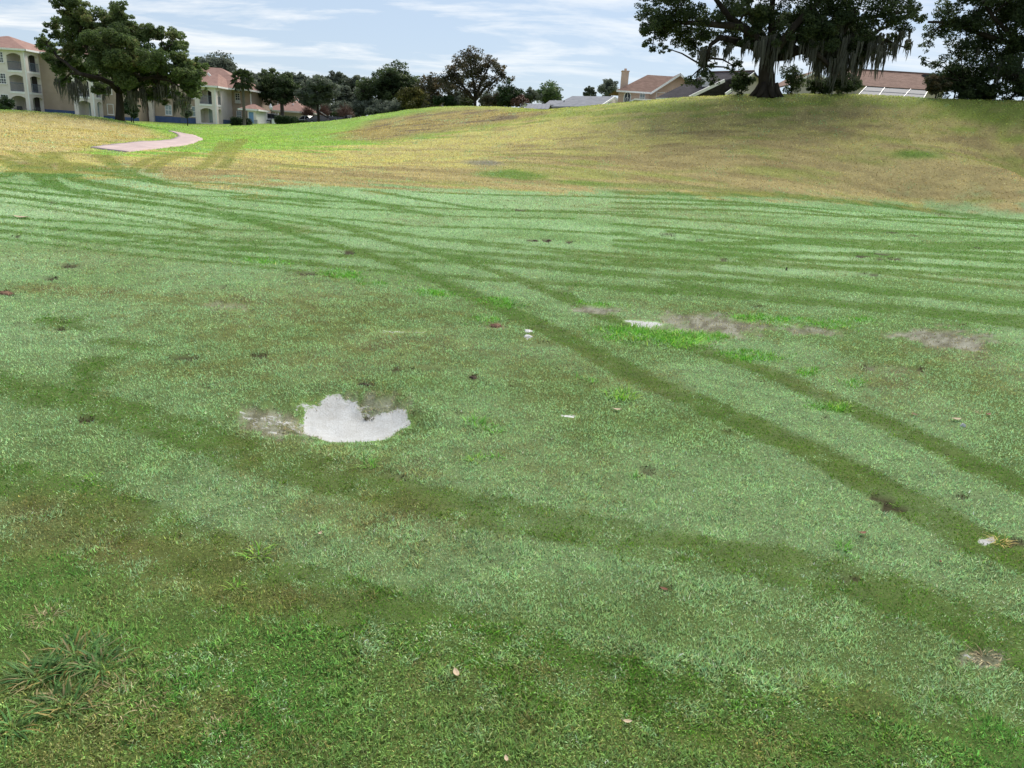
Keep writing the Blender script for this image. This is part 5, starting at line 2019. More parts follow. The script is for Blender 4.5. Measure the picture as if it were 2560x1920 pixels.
P_.window(wa[0], wb[0], wa[2], wb[2], .35, 2, 2, GLASSB)
ca_, cb_ = P_.l(1551, 226, 107), P_.l(1572, 180, 107)
ch = P_.box('chimney', ca_[0], cb_[0], 1.6, 2.7, 1.0, cb_[2], PINKW)
P_.box('cap', ca_[0] - .06, cb_[0] + .06, 1.54, 2.76, cb_[2] + .003, cb_[2] + .12, PINKW, ch)
P_.box('flue', (ca_[0] + cb_[0]) / 2 - .15, (ca_[0] + cb_[0]) / 2 + .15, 2.0, 2.3, cb_[2] + .123, cb_[2] + .4, PINKW, ch)
P_.box('patio_roof', P_.l(1585, 250, 100)[0], P_.l(1660, 250, 100)[0], -6, -.5, P_.l(1620, 251, 100)[2] - .1, P_.l(1620, 249, 100)[2], WHITE)

# ---- black roofed house
D_ = House('black_roof_house', 'house with black shingle roofs, white rake boards and a white sided chimney', 1790, 240, 90, 'house')
q = [D_.l(1640, 244, 87), D_.l(1840, 244, 87), D_.l(1886, 177, 93), D_.l(1774, 180, 93)]
D_.slab('roof', q, .18, ROOFD)
D_.slab('roof', [q[3], q[2], D_.l(1930, 240, 99), D_.l(1690, 240, 99)], .18, ROOFD)
D_.beam('ridge_cap', q[3], q[2], .3, .14, ROOFB)
D_.slab('gutter', [D_.l(1640, 244.5, 86.8), D_.l(1740, 244.5, 86.8), D_.l(1740, 244.5, 87.4), D_.l(1640, 244.5, 87.4)], .25, WHITE)
D_.slab('gable_roof', [D_.l(1723, 243, 84), D_.l(1811, 201, 86), D_.l(1886, 180, 90), D_.l(1818, 243, 88)], .16, ROOFD)
D_.beam('rake_board', D_.l(1723, 243.5, 83.9), D_.l(1811, 201.5, 85.9), .12, .30, WHITE)
D_.beam('rake_board', D_.l(1814, 236, 83.8), D_.l(1886, 184, 85.8), .12, .30, WHITE)
g0 = [D_.l(1816, 243, 85.6), D_.l(1886, 188, 86.2), D_.l(1962, 243, 85.6), D_.l(1962, 262, 85.6), D_.l(1816, 262, 85.6)]
MB().prism(g0, (0, .2, 0)).build('gable_wall', BEIGEW, D_.root)
D_.slab('gable_roof', [D_.l(1886, 182, 85.4), D_.l(1972, 246, 85.4), D_.l(1972, 246, 92), D_.l(1886, 182, 92)], .16, ROOFD)
c0, c1 = D_.l(1755, 222, 89.5), D_.l(1776, 181, 89.5)
cz0 = c0[2] - 1.2
cw = D_.box('chimney', c0[0], c1[0], c0[1], c0[1] + 1.0, cz0, c1[2], WHITE)
n = 12
for i in range(n):
    z = cz0 + (c1[2] - cz0) * i / n
    D_.box('siding_board', c0[0] - .02, c1[0] + .02, c0[1] - .03 - .012 * (i % 2), c0[1] - .004, z + .01, z + (c1[2] - cz0) / n - .015, WHITE, cw)
D_.box('wall', D_.l(1650, 250, 87.6)[0], D_.l(1830, 250, 87.6)[0], D_.l(1700, 250, 88)[1], D_.l(1700, 250, 97)[1], -2, q[0][2] - .3, BEIGEW)

# ---- beige gable behind the oak
E_ = House('beige_gable_house', 'beige gabled house showing right behind the huge oak trunk', 2030, 225, 98, 'house')
apx = E_.l(2036, 182, 98)
el_ = E_.l(1980, 211, 98)
er_ = E_.l(2092, 211, 98)
er_[2] = el_[2]
MB().prism([(el_[0], el_[1], -2), (er_[0], el_[1], -2), (er_[0], el_[1], el_[2]), (apx[0], el_[1], apx[2]), (el_[0], el_[1], el_[2])], (0, .2, 0)).build('gable_wall', BEIGEW, E_.root)
for a, b in ((el_, apx), (apx, er_)):
    dv = (b - a) / np.linalg.norm(b - a) * .4
    p0 = a - dv if a is el_ else a
    p1 = b + dv if b is er_ else b
    up = np.array((0, 0, .2))
    E_.slab('roof', [p0 + up + (0, -.4, 0), p1 + up + (0, -.4, 0), p1 + up + (0, 9, 0), p0 + up + (0, 9, 0)], .16, ROOFB)
    E_.beam('rake_board', p0 + (0, -.46, .05), p1 + (0, -.46, .05), .08, .24, WHITE)

# ---- red roof house with pool cage
F_ = House('red_roof_house', 'low house with long reddish shingle roof behind the pool cage', 2245, 232, 98, 'house')
xa, xb = F_.l(2120, 205, 98)[0], F_.l(2362, 205, 98)[0]
zr_ = F_.l(2240, 180, 102)[2]
ze_ = F_.l(2240, 219, 96)[2]
m = MB()
m.add([(xa, -2, ze_), (xb, -2, ze_), (xb, 4, zr_), (xa, 4, zr_), (xa, 10, ze_), (xb, 10, ze_)], [(0, 1, 2, 3), (3, 2, 5, 4), (0, 4, 5, 1), (0, 3, 4), (1, 5, 2)])
rf = m.build('roof', ROOFB, F_.root)
F_.box('ridge_cap', xa, xb, 3.85, 4.15, zr_ - .05, zr_ + .1, ROOFB, rf)
p = F_.l(2313, 190, 101)
F_.box('roof_vent', p[0] - .35, p[0] + .35, p[1] - .3, p[1] + .3, p[2] - .6, p[2] + .15, BLACKP, rf)
F_.box('wall', xa + .6, xb - .6, -1.4, 9, -2, ze_ - .02, BEIGEW)
K_ = House('pool_cage', 'grey screened pool cage with white aluminium frame before the red roof', 2225, 236, 88, 'pool cage')
cols = [2146, 2197, 2258, 2310]
tops = [2166, 2212, 2278, 2322]
fl = [K_.l(c, 238, 86) for c in cols]
tl = [K_.l(c, 217, 91) for c in tops]
for i in range(4):
    fl[i][2] = fl[0][2]
    tl[i][2] = tl[0][2]
for i in range(3):
    K_.slab('screen_panel', [fl[i], fl[i + 1], tl[i + 1], tl[i]], .03, SCREEN)
    K_.beam('frame', tl[i], tl[i + 1], .06, .06, ALUM)
    mid0, mid1 = (fl[i] + tl[i]) / 2, (fl[i + 1] + tl[i + 1]) / 2
    K_.beam('frame', mid0 + (0, 0, .03), mid1 + (0, 0, .03), .04, .04, ALUM)
for i in range(4):
    K_.beam('frame', fl[i] + (0, 0, .04), tl[i] + (0, 0, .04), .07, .06, ALUM)
    K_.beam('post', (fl[i][0], fl[i][1], -1.5), fl[i], .10, .10, ALUM)

# ---- grey roofed houses
G_ = House('grey_roof_house', 'low house with a broad grey shingle roof left of the chimney house', 1460, 262, 118, 'house')
q = [G_.l(1378, 266, 115), G_.l(1505, 266, 115), G_.l(1536, 241, 121), G_.l(1431, 240, 121)]
G_.slab('roof', q, .18, ROOFG)
G_.slab('roof', [q[3], q[2], G_.l(1560, 262, 127), G_.l(1400, 262, 127)], .18, ROOFG)
G_.beam('rake_board', G_.l(1504, 265, 114.8), G_.l(1536, 243.5, 119.5), .12, .28, WHITE)
G_.beam('rake_board', G_.l(1536, 243.5, 119.5), G_.l(1550, 254, 119.5), .12, .28, WHITE)
MB().prism([G_.l(1508, 268, 117), G_.l(1536, 247, 120), G_.l(1550, 256, 120), G_.l(1552, 275, 120), G_.l(1508, 275, 117)], (0, .2, 0)).build('gable_wall', BEIGEW, G_.root)
G_.box('wall', q[0][0] + .6, q[1][0] - .3, q[0][1] + .5, q[0][1] + 9, -2, q[0][2] - .2, BEIGEW)
p = G_.l(1410, 255, 117.5)
MB().tube([p - (0, 0, .5), p + (0, 0, .25)], .06, 6).build('vent_pipe', BLACKP, G_.root)
G2 = House('grey_roof_house', 'small low grey metal roof left of the broad grey roof', 1345, 268, 112, 'house')
q = [G2.l(1312, 272, 109), G2.l(1372, 272, 109), G2.l(1376, 259.5, 114), G2.l(1322, 259, 114)]
G2.slab('roof', q, .16, ROOFG)
G2.slab('roof', [q[3], q[2], G2.l(1384, 272, 119), G2.l(1318, 272, 119)], .16, ROOFG)
for i in range(7):
    a = q[0] + (q[1] - q[0]) * i / 6
    b = q[3] + (q[2] - q[3]) * i / 6
    G2.beam('seam', a + (0, 0, .02), b + (0, 0, .02), .05, .06, ROOFG)
G2.box('wall', q[0][0] + .3, q[1][0] - .3, q[0][1] + .5, q[0][1] + 8, -2, q[0][2] - .2, BEIGEW)
G3 = House('grey_roof_house', 'far grey roof peeking between the small roof and the broad roof', 1392, 262, 135, 'house')
q = [G3.l(1360, 262, 132), G3.l(1420, 262, 132), G3.l(1412, 251, 136), G3.l(1374, 251, 136)]
G3.slab('roof', q, .16, ROOFG)
G3.slab('roof', [q[3], q[2], G3.l(1420, 262, 141), G3.l(1360, 262, 141)], .16, ROOFG)
G3.box('wall', q[0][0] + .3, q[1][0] - .3, q[0][1] + .5, q[0][1] + 7, -2, q[0][2] - .2, BEIGEW)
G4 = House('white_gable_house', 'bit of a white gabled house right of the grove', 1312, 262, 128, 'house')
MB().prism([G4.l(1302, 268, 128), G4.l(1306, 250, 128), G4.l(1321, 262, 128), G4.l(1321, 268, 128)], (0, .2, 0)).build('gable_wall', WHITE, G4.root)
G4.slab('roof', [G4.l(1305, 249, 127.7), G4.l(1323, 263, 127.7), G4.l(1323, 263, 134), G4.l(1305, 249, 134)], .2, ROOFG)

# ------------------------------------------------------------------ parking lot, cars, lamps
ASPH = noise_mat('asphalt', (.045, .045, .047), (.075, .075, .078), 3, .95, 8, .3, .2)
xs_ = np.linspace(at(640, 298, 118)[0], at(960, 298, 135)[0], 40)
ys_ = np.linspace(117.5, 138, 24)
X_, Y_ = np.meshgrid(xs_, ys_, indexing='ij')
Z_ = height(X_, Y_) + .06
ii = np.arange(X_.size).reshape(X_.shape)
lot = link('parking_lot', npmesh('parking_lot', np.stack([X_, Y_, Z_], -1).reshape(-1, 3), np.stack([ii[:-1, :-1], ii[1:, :-1], ii[1:, 1:], ii[:-1, 1:]], -1).reshape(-1, 4), 4, True), ASPH)
tag(lot, 'asphalt parking lot between the apartments and the far trees', 'parking lot', kind='structure')
CARGLASS = noise_mat('car_glass', (.012, .014, .018), (.03, .034, .04), 2, .08, 2, 0, .7)
TYRE = noise_mat('tyre_rubber', (.012, .012, .012), (.022, .022, .022), 6, .9, 3, 0, .2)
RIM = noise_mat('wheel_rim', (.30, .31, .32), (.40, .41, .42), 4, .35, 3, 0, .5, metal=.7)
LAMPW = noise_mat('lamp_lens', (.70, .72, .74), (.80, .82, .84), 4, .2, 3, 0, .6)
CHROME = noise_mat('chrome', (.55, .56, .58), (.66, .67, .68), 5, .2, 3, 0, .6, metal=.8)
REDL = noise_mat('tail_lamp', (.25, .02, .02), (.36, .03, .03), 5, .25, 3, 0, .6)


def paint(name, c):
    m = noise_mat(name, tuple(v * .92 for v in c), c, 2, .28, 3, 0, .5)
    m.node_tree.nodes['Principled BSDF'].inputs['Coat Weight'].default_value = .6
    return m


P_WHITE, P_SILV, P_BLACK, P_DARK = paint('white_paint', (.72, .73, .74)), paint('silver_paint', (.42, .44, .46)), paint('black_paint', (.016, .017, .02)), paint('dark_blue_paint', (.02, .03, .06))


def car(label, px, py, Y, heading, body, kind='sedan', hood=None, open_hatch=False):
    """heading: angle of the nose about Z, 0 = +X"""
    p = at(px, py, Y)
    z0 = hz(p[0], p[1]) + .06
    t = thing('parked_car', label, 'car', (p[0], p[1], z0), heading, 'cars in the parking lot')
    Ln, W_, Hh = {'sedan': (4.6, 1.8, 1.42), 'suv': (4.8, 1.92, 1.72), 'van': (5.2, 2.0, 2.15)}[kind]
    lo = .26
    belt = {'sedan': .88, 'suv': 1.05, 'van': 1.15}[kind]
    n = Ln / 2
    if kind == 'van':
        prof = [(-n, lo + .15), (-n, belt), (n - .75, belt), (n - .1, belt - .18), (n, belt - .45), (n, lo + .1), (n - .15, lo), (-n + .1, lo)]
        gh = [(-n + .05, belt), (-n + .12, Hh - .06), (-n + .35, Hh), (n - 1.75, Hh), (n - 1.55, Hh - .06), (n - .72, belt)]
    elif kind == 'suv':
        prof = [(-n, lo + .2), (-n + .05, belt), (n - 1.15, belt), (n - .2, belt - .14), (n, belt - .38), (n, lo + .12), (n - .18, lo), (-n + .15, lo)]
        gh = [(-n + .1, belt), (-n + .45, Hh - .08), (-n + .7, Hh), (n - 2.25, Hh - .02), (n - 1.95, Hh - .1), (n - 1.1, belt)]
    else:
        prof = [(-n, lo + .2), (-n + .05, belt - .02), (-n + .6, belt + .02), (n - 1.25, belt), (n - .2, belt - .16), (n, belt - .36), (n, lo + .1), (n - .18, lo), (-n + .15, lo)]
        gh = [(-n + .5, belt), (-n + 1.2, Hh - .08), (-n + 1.5, Hh), (n - 2.2, Hh - .01), (n - 1.95, Hh - .07), (n - 1.15, belt)]

    def loft(prof_, w0, w1, z_lo, z_hi, k):
        """extrude a side profile across the width, narrowing with height; bevelled sides"""
        m = MB()
        rows = []
        for s, inset in ((-1, 0.0), (-1, .06), (1, .06), (1, 0.0)):
            r = []
            for (x, z) in prof_:
                f = (z - z_lo) / (z_hi - z_lo)
                w_ = (w0 + (w1 - w0) * max(0, min(1, f))) / 2
                sc = 1.0 if inset else .985
                r.append((x * sc, s * (w_ - inset if inset else w_), z if inset else z_lo + (z - z_lo) * .985))
            rows.append(r)
        npf = len(prof_)
        order = [rows[0], rows[1], rows[2], rows[3]]
        V_ = [v for r in order for v in r]
        Fc = []
        for a in range(3):
            for i in range(npf):
                j = (i + 1) % npf
                Fc.append((a * npf + i, a * npf + j, (a + 1) * npf + j, (a + 1) * npf + i))
        Fc.append(tuple(range(npf)))
        Fc.append(tuple(3 * npf + i for i in range(npf))[::-1])
        m.add(V_, Fc)
        return m

    bd = loft(prof, W_, W_ * .96, lo, belt, 0).build('body', body, t)
    loft(gh, W_ * .93, W_ * .74, belt, Hh, 0).build('cabin_glass', CARGLASS, t)
    # roof skin and pillars in body colour
    rx = [q_ for q_ in gh if q_[1] > Hh - .12]
    rp = MB()
    rp.prism([(rx[0][0], -W_ * .385, Hh - .05), (rx[-1][0] + .02, -W_ * .385, Hh - .07), (rx[-1][0] - .12, -W_ * .37, Hh + .012), (rx[0][0] + .2, -W_ * .37, Hh + .012)], (0, W_ * .76, 0))
    rp.build('roof', body, t)
    pm = MB()
    for s in (-1, 1):
        pm.tube([(gh[0][0] + .02, s * W_ * .465, belt), (gh[1][0], s * W_ * .385, Hh - .05)], .06, 4)
        pm.tube([(gh[-1][0], s * W_ * .465, belt), (gh[-2][0], s * W_ * .385, Hh - .05)], .045, 4)
        xm = (gh[0][0] + gh[-1][0]) / 2
        pm.tube([(xm, s * W_ * .468, belt), (xm - .05, s * W_ * .385, Hh - .05)], .045, 4)
    pm.build('pillar', body, t)
    for x in (-Ln * .31, Ln * .32):
        for s in (-1, 1):
            y = s * (W_ / 2 - .10)
            tm = MB()
            tm.tube([(x, y - .11, .34), (x, y + .11, .34)], .34, 14)
            w_ = tm.build('wheel', TYRE, t)
            rm_ = MB()
            rm_.tube([(x, y + s * .112, .34), (x, y + s * .125, .34)], [.21, .19], 10)
            rm_.build('rim', RIM, w_)
    for s in (-1, 1):
        MB().box(n - .10, n + .012, s * W_ * .30 - .19, s * W_ * .30 + .19, belt - .36, belt - .2).build('headlight', LAMPW, t)
        MB().box(-n - .012, -n + .08, s * W_ * .36 - .13, s * W_ * .36 + .13, belt - .28, belt - .08).build('tail_lamp', REDL, t)
        MB().box(n - 1.75, n - 1.55, s * (W_ / 2 + .06) - .06, s * (W_ / 2 + .06) + .06, belt + .02, belt + .16).build('mirror', body, t)
    MB().box(n - .06, n + .016, -W_ * .2, W_ * .2, lo + .18, belt - .30).build('grille', BLACKP, t)
    MB().box(n - .05, n + .03, -W_ * .40, W_ * .40, lo + .03, lo + .12).build('bumper', CHROME if kind == 'suv' else body, t)
    MB().box(n + .017, n + .03, -.26, .26, lo + .2, lo + .32).build('number_plate', LAMPW, t)
    if open_hatch:
        h = MB()
        h.prism([(-n + .3, -W_ * .4, Hh + .02), (-n + .3, W_ * .4, Hh + .02), (-n - .75, W_ * .4, Hh + .62), (-n - .75, -W_ * .4, Hh + .62)], (0, 0, .05))
        h.build('open_hatch', body, t)
    return t


DN = -math.pi / 2        # nose towards the viewer
car('white van half hidden behind the porch with the blue door', 646, 296, 121, DN + .25, P_WHITE, 'van')
car('black and silver suv facing the lawn beside the brown wall', 676, 297, 120, DN + .18, P_SILV, 'suv')
car('silver car behind the slim trunk of the grey green tree', 776, 298, 121, DN + .9, P_SILV, 'sedan')
car('white suv behind the black sedan near the middle lamp', 798, 294, 127, DN + .8, P_WHITE, 'suv')
car('black sedan parked right of the slim tree trunk', 805, 302, 119.5, .25, P_BLACK, 'sedan')
car('dark blue car with its rear hatch raised near the far crepe myrtle', 830, 296, 124, math.pi - .3, P_DARK, 'sedan', open_hatch=True)
car('black suv with its tailgate up, rightmost in the parking lot', 851, 294, 125, .4, P_BLACK, 'suv', open_hatch=True)


def lamp_post(label, px, py_base, py_globe, Y):
    b = at(px, py_base, Y)
    z0 = hz(b[0], b[1])
    H_ = at(px, py_globe, Y)[2] - z0
    t = thing('street_lamp', label, 'lamp', (b[0], b[1], z0), 0, 'street lamps by the parking lot')
    m = MB()
    m.lathe([(.16, 0), (.16, .25), (.09, .35), (.06, .6), (.055, H_ - .45), (.09, H_ - .42), (.10, H_ - .36)], 10)
    m.build('post', BLACKP, t, True)
    g = MB()
    g.lathe([(.10, H_ - .36), (.22, H_ - .2), (.27, H_), (.25, H_ + .15), (.17, H_ + .3)], 12)
    gl = g.build('globe', LAMPW, t, True)
    c = MB()
    c.lathe([(.19, H_ + .30), (.15, H_ + .38), (.05, H_ + .45), (.03, H_ + .56)], 10)
    c.build('finial', LAMPW, gl, True)
    return t


lamp_post('white globed street lamp in front of the black and silver suv', 678, 297, 269, 117.5)
lamp_post('street lamp standing among the parked cars', 797, 300, 270, 123)
lamp_post('street lamp whose post is hidden behind the second mound', 933, 305, 280, 140)

# utility bits by the porch
for (px_, py_, lab) in ((684, 300, 'short white kerb post left of the dark hedge'), (640, 305, 'grey utility box by the porch steps')):
    p = at(px_, py_, 112)
    t = thing('utility_box', lab, 'utility box', (p[0], p[1], hz(p[0], p[1])))
    MB().box(-.22, .22, -.18, .18, 0, .55).build('case', GREYP if px_ == 640 else WHITE, t)
    MB().box(-.25, .25, -.21, .21, .553, .60).build('lid', WHITE, t)


# ------------------------------------------------------------------ small things on the fairway
def on_ground(px, py):
    p = hits([(px, py)])[0]
    # the ground sheet carries extra dips: sample it
    a = math.atan2(p[0], p[1])
    r = math.hypot(p[0], p[1])
    ca1 = np.interp(a, AZ, np.arange(NA))
    cr1 = np.interp(r, RR, np.arange(NR))
    z = gsample(GZ, np.array([ca1]), np.array([cr1]))[0]
    return np.array((p[0], p[1], z))


def grass_clump(name, label, cat, px, py, n, rad, ln, wd, cols, group=None, tilt0=.2, tilt1=1.2, squash=1.0):
    """tuft of bent blades; each blade 3 segments"""
    p = on_ground(px, py)
    rad = rad * .72 if rad < .2 else rad
    V_ = []
    T_ = []
    C_ = []
    for i in range(n):
        a = random.uniform(0, 2 * math.pi)
        q_ = random.random() ** .6 * rad
        b = np.array((math.cos(a) * q_, math.sin(a) * q_ * squash, -.004))
        az = a + random.gauss(0, .8)
        ti = random.uniform(tilt0, tilt1)
        l_ = ln * random.uniform(.45, 1.15)
        w_ = wd * random.uniform(.6, 1.3)
        c = np.array(random.choice(cols)) * random.uniform(.7, 1.25)
        sd_ = np.array((-math.sin(az), math.cos(az), 0)) * w_ / 2
        pos = b
        o = len(V_)
        for k in range(4):
            f = k / 3
            if k:
                tt_ = min(ti + .55 * f * f * 1.3, 1.75)
                pos = pos + np.array((math.cos(az) * math.sin(tt_), math.sin(az) * math.sin(tt_), math.cos(tt_))) * l_ / 3
            pos = np.array((pos[0], pos[1], max(pos[2], .004 if k else -.004)))
            s = sd_ * (1 - f ** 2.2) if k < 3 else sd_ * .05
            V_ += [pos - s, pos + s]
            C_ += [c, c]
        for k in range(3):
            T_ += [(o + 2 * k, o + 2 * k + 1, o + 2 * k + 3), (o + 2 * k, o + 2 * k + 3, o + 2 * k + 2)]
    me = npmesh(name, np.array(V_), np.array(T_))
    setcol(me, 'tint', np.clip(np.array(C_), 0, 1))
    ob = link(name, me, BLADE)
    ob.location = tuple(p)
    tag(ob, label, cat, group, 'stuff' if rad >= .2 else None)
    return ob


GRN = [tuple(L(108, 168, 60)), tuple(L(92, 152, 54)), tuple(L(126, 184, 78))]
LIM = [tuple(L(134, 186, 66)), tuple(L(156, 190, 78)), tuple(L(110, 168, 58))]
TUF = [tuple(L(70, 112, 58)), tuple(L(92, 128, 66)), tuple(L(88, 116, 60)), tuple(L(150, 140, 100)), tuple(L(150, 136, 80)), tuple(L(96, 140, 74)), tuple(L(74, 104, 50))]
STR = [tuple(L(190, 178, 140)), tuple(L(160, 146, 108)), tuple(L(130, 118, 84)), tuple(L(112, 132, 70))]
# coarse tuft in the lower left corner: several crowns
for (x, y, n, r, l_, lab) in [(190, 1640, 120, .10, .075, 'coarse grass tuft with bent blades, upper one in the lower left corner'),
                              (95, 1690, 70, .06, .085, 'broad bladed grass tuft, leftmost in the lower left corner'),
                              (165, 1760, 80, .07, .08, 'tuft with pale dead blades, middle of the lower left corner'),
                              (255, 1665, 60, .06, .075, 'tuft with upright blade, right side of the lower left corner group'),
                              (30, 1820, 22, .03, .085, 'small yellowish tuft at the left edge near the bottom')]:
    grass_clump('grass_tuft', lab, 'grass tuft', x, y, int(n * 1.5), r * 1.2, l_ * 1.05, .0068, TUF, 'coarse grass tufts in the lower left corner', .55, 1.35)
grass_clump('straw_tuft', 'dead straw tangle right of the lower left grass tufts', 'grass tuft', 330, 1740, 160, .16, .05, .004, STR, None, .7, 1.5)
grass_clump('straw_tuft', 'bleached straw spot near the bottom left', 'grass tuft', 545, 1820, 50, .05, .04, .004, STR[:2], None, .8, 1.5)
grass_clump('straw_tuft', 'pale straw wisp above the lower left grass tufts', 'grass tuft', 115, 1545, 50, .07, .045, .004, STR[:3], None, .8, 1.5)
# single weeds
for (x, y, n, r, l_, c, lab) in [(1550, 990, 110, .16, .10, LIM, 'bright green spreading weed beside the long wheel track'),
                                 (1480, 955, 26, .06, .08, GRN, 'small weed just above the spreading bright weed'),
                                 (1445, 945, 18, .04, .06, GRN, 'tiny green weed between track and sand scrape'),
                                 (925, 1165, 26, .05, .085, GRN, 'upright weed with arching leaves below the sand pit'),
                                 (1190, 1060, 45, .10, .08, GRN, 'green weed right of the sand pit'),
                                 (1235, 1075, 35, .08, .07, GRN, 'lower weed right of the sand pit'),
                                 (1190, 1150, 40, .07, .06, LIM, 'yellow green weed below the pair of weeds'),
                                 (1245, 1145, 22, .06, .05, GRN, 'small weed beside the yellow green weed'),
                                 (1590, 1195, 24, .035, .04, GRN, 'compact green weed in the middle of the turf'),
                                 (2110, 1372, 26, .045, .06, GRN, 'green weed near the reddish leaf on the right'),
                                 (645, 1385, 26, .06, .07, LIM, 'thin yellowish weed low in the left foreground'),
                                 (590, 1470, 14, .04, .05, LIM, 'sparse yellowish weed left of centre foreground'),
                                 (230, 1195, 24, .05, .04, LIM, 'yellow green weed on the far left foreground'),
                                 (2105, 1020, 60, .16, .06, LIM, 'bright weed on the right wheel track'),
                                 (2040, 1015, 40, .16, .05, GRN, 'flat green weed left of the bright track weed'),
                                 (1885, 890, 60, .22, .06, LIM, 'bright weed patch below the grey bare ground'),
                                 (1960, 905, 30, .14, .05, GRN, 'green weed right of the bright weed patch'),
                                 (2018, 932, 30, .12, .05, LIM, 'small lime weed on the right turf'),
                                 (2130, 960, 26, .12, .05, GRN, 'green weed farthest along the lime weeds'),
                                 (1660, 845, 160, .40, .08, LIM, 'thick bright grass clump in front of the bare ground'),
                                 (1580, 832, 90, .30, .07, LIM, 'bright grass clump left of the thick one'),
                                 (1745, 842, 90, .28, .08, LIM, 'bright grass clump right of the thick one'),
                                 (1700, 862, 70, .28, .06, GRN, 'low bright grass just below the thick clump'),
                                 (1905, 797, 70, .36, .07, LIM, 'bright grass fringe above the bare ground'),
                                 (1960, 806, 50, .28, .07, GRN, 'green fringe at the right end of the bare ground'),
                                 (2075, 815, 60, .30, .07, LIM, 'bright clump between the two bare patches'),
                                 (2150, 803, 40, .28, .06, GRN, 'green clump above the right bare patch'),
                                 (2430, 822, 40, .34, .06, GRN, 'green fringe behind the rightmost bare patch'),
                                 (1475, 760, 40, .26, .06, LIM, 'bright clump on the small bare patch by the end of the track'),
                                 (1560, 770, 26, .22, .06, LIM, 'small bright clump right of the small bare patch'),
                                 (1240, 755, 60, .36, .06, GRN, 'green clump growing on the long wheel track'),
                                 (1090, 733, 60, .45, .06, LIM, 'bright clump in the middle distance'),
                                 (1010, 698, 30, .4, .06, GRN, 'green clump behind the middle distance one'),
                                 (850, 685, 60, .5, .06, LIM, 'bright clump left in the middle distance'),
                                 (1200, 800, 40, .3, .05, GRN, 'green clump beside the two white chips'),
                                 (690, 655, 60, .55, .06, LIM, 'far left bright clump along the wheel track')]:
    grass_clump('weed_clump', lab, 'weed', x, y, n, r, l_, .005 + .012 * min(r, .4), c, 'green weeds on the fairway')
# tuft on the sand
grass_clump('grass_tuft', 'dark little tuft standing in the white sand pit', 'grass tuft', 922, 1016, 60, .04, .035, .005, [tuple(L(96, 92, 60)), tuple(L(70, 78, 46)), tuple(L(130, 118, 86))], None, .1, .8)
grass_clump('straw_tuft', 'dry straw tangle at the left end of the sand pit', 'grass tuft', 715, 1060, 120, .14, .05, .004, STR, None, .8, 1.5)
grass_clump('straw_tuft', 'dry straw rim behind the white sand', 'grass tuft', 945, 1000, 90, .18, .045, .004, STR, None, .8, 1.5)
grass_clump('straw_tuft', 'bleached straw beside the white chips at the right edge', 'grass tuft', 2500, 1355, 40, .06, .05, .004, [tuple(L(210, 190, 110)), tuple(L(190, 170, 90))], None, .6, 1.4)
grass_clump('straw_tuft', 'pale straw scrap low on the right', 'grass tuft', 2465, 1640, 70, .07, .05, .004, STR[:2], None, .7, 1.5)
grass_clump('straw_tuft', 'straw wisp on the right turf', 'grass tuft', 2455, 1033, 24, .05, .05, .004, STR[:2], None, .7, 1.5)


def lump(name, label, cat, px, py, sx, sy, sz, mat, seed=0, group=None, rz=0.0):
    p = on_ground(px, py)
    r_ = np.random.default_rng(seed + 50)
    m = MB()
    seg = 9
    prof = []
    vs_ = []
    fs = []
    rows = 5
    for i in range(rows):
        f = i / (rows - 1)
        rr_ = math.cos(f * math.pi / 2 * .96)
        for k in range(seg):
            t = 2 * math.pi * k / seg
            q_ = rr_ * (1 + .22 * math.sin(3 * t + seed) + r_.uniform(-.12, .12))
            vs_.append((math.cos(t) * q_ * sx, math.sin(t) * q_ * sy, sz * math.sin(f * math.pi / 2) * r_.uniform(.9, 1.1) - .006))
    for i in range(rows - 1):
        for k in range(seg):
            k2 = (k + 1) % seg
            fs.append((i * seg + k, i * seg + k2, (i + 1) * seg + k2, (i + 1) * seg + k))
    fs.append(tuple((rows - 1) * seg + k for k in range(seg)))
    m.add(vs_, fs)
    o = m.build(name, mat)
    o.location = tuple(p)
    o.rotation_euler = (0, 0, rz)
    tag(o, label, cat, group)
    return o


STONE = noise_mat('white_chip', (.46, .46, .45), (.58, .58, .57), 20, .8, 5, .2, .2)
CLOD = noise_mat('soil_clod', (.05, .036, .026), (.13, .095, .07), 25, .95, 6, .6, .1)
CLOD2 = noise_mat('reddish_clod', (.16, .09, .06), (.26, .16, .11), 25, .95, 6, .6, .1)
LEAFB = noise_mat('dead_leaf', (.12, .035, .02), (.20, .07, .035), 15, .7, 4, .1, .3)
LEAFT = noise_mat('pale_dead_leaf', (.36, .27, .18), (.5, .4, .28), 15, .7, 4, .1, .3)
lump('white_chip', 'upper of two white chips beside the long wheel track', 'stone', 1320, 828, .04, .05, .02, STONE, 1)
lump('white_chip', 'lower of two white chips beside the long wheel track', 'stone', 1319, 842, .04, .04, .025, STONE, 2)
lump('sand_lump', 'flat white sand lump alone right of the pit', 'sand', 1421, 1041, .055, .025, .008, STONE, 3, rz=-.25)
lump('golf_ball', 'small pale ball lying among straw on the right turf', 'ball', 2407, 1066, .017, .017, .028, STONE, 4)
lump('soil_clod', 'dark clod on the turf right of the sand pit', 'clod', 1183, 944, .035, .03, .03, CLOD, 5)
lump('soil_clod', 'reddish clod left of the long wheel track', 'clod', 1240, 815, .06, .05, .035, CLOD2, 6)
lump('soil_clod', 'dark clod in the middle distance, left of a pair', 'clod', 1338, 601, .05, .04, .03, CLOD, 7)
lump('soil_clod', 'dark clod in the middle distance, right of a pair', 'clod', 1372, 601, .055, .045, .035, CLOD, 8)
lump('soil_clod', 'black crumb alone in the lower centre turf', 'clod', 1222, 1411, .012, .010, .012, CLOD, 9)
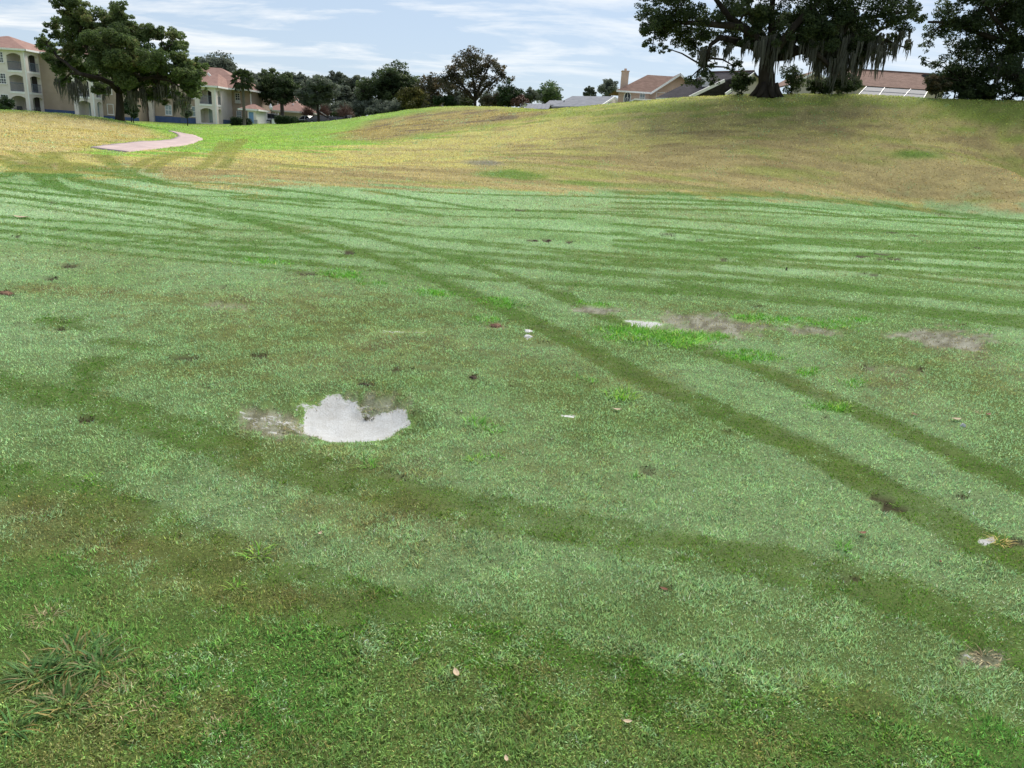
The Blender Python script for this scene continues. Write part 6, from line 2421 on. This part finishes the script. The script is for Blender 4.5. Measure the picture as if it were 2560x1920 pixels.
lump('soil_clod', 'brown clod on the turf above the sand pit', 'clod', 912, 959, .055, .022, .02, CLOD, 10)
lump('soil_clod', 'reddish clod on the left edge of the fairway', 'clod', 12, 733, .07, .05, .035, CLOD2, 11)
lump('soil_clod', 'small stick like clod on the right middle fairway', 'clod', 1966, 676, .014, .014, .06, CLOD, 12)


def dead_leaf(label, px, py, ln, mat, rz, curl=.12):
    ln *= .8
    p = on_ground(px, py)
    m = MB()
    n = 7
    V_ = []
    for i in range(n):
        f = i / (n - 1)
        w_ = ln * .24 * math.sin(math.pi * min(f * .95 + .04, 1)) ** .8
        x = (f - .5) * ln
        z = curl * ln * (2 * f - 1) ** 2 + .012
        V_ += [(x, -w_, z + .25 * w_), (x, 0, z), (x, w_, z + .3 * w_)]
    Fc = []
    for i in range(n - 1):
        for k in range(2):
            Fc.append((i * 3 + k, i * 3 + k + 1, (i + 1) * 3 + k + 1, (i + 1) * 3 + k))
    m.add(V_, Fc)
    m.tube([(-.5 * ln, 0, curl * ln + .012), (-.72 * ln, 0, curl * ln + .02)], .0016, 4)
    o = m.build('dead_leaf', mat)
    o.location = tuple(p)
    o.rotation_euler = (0, 0, rz)
    tag(o, label, 'leaf', 'dead leaves on the turf')
    return o


dead_leaf('dark red leaf lying on the right turf', 2155, 1338, .05, LEAFB, .3)
dead_leaf('tiny red leaf right of the dark red leaf', 2350, 1410, .03, LEAFB, 1.0)
dead_leaf('forked pale leaf in the left centre foreground', 800, 1340, .035, LEAFT, 1.3, .25)
dead_leaf('brown leaf near the bottom centre right', 1568, 1812, .035, LEAFT, .1)
dead_leaf('reddish leaf on the turf left of the straw wisp', 2285, 1040, .06, LEAFB, 2.0)
dead_leaf('pale curled leaf on the right turf', 2390, 1052, .09, LEAFT, .2)
dead_leaf('brown leaf right of the pale straw wisp', 2470, 1040, .07, LEAFB, .6)
dead_leaf('pale chip of leaf at the bottom centre', 1265, 1905, .03, LEAFT, 1.8)
dead_leaf('pale leaf left of the compact weed', 1543, 1028, .07, LEAFT, .1)
dead_leaf('small pale leaf on the left middle fairway', 55, 546, .3, LEAFT, .1)
dead_leaf('brown leaf above the centre foreground', 1660, 1472, .04, LEAFB, -.4)
dead_leaf('pale thin leaf on the turf at lower centre', 1140, 1690, .05, LEAFT, 1.9)
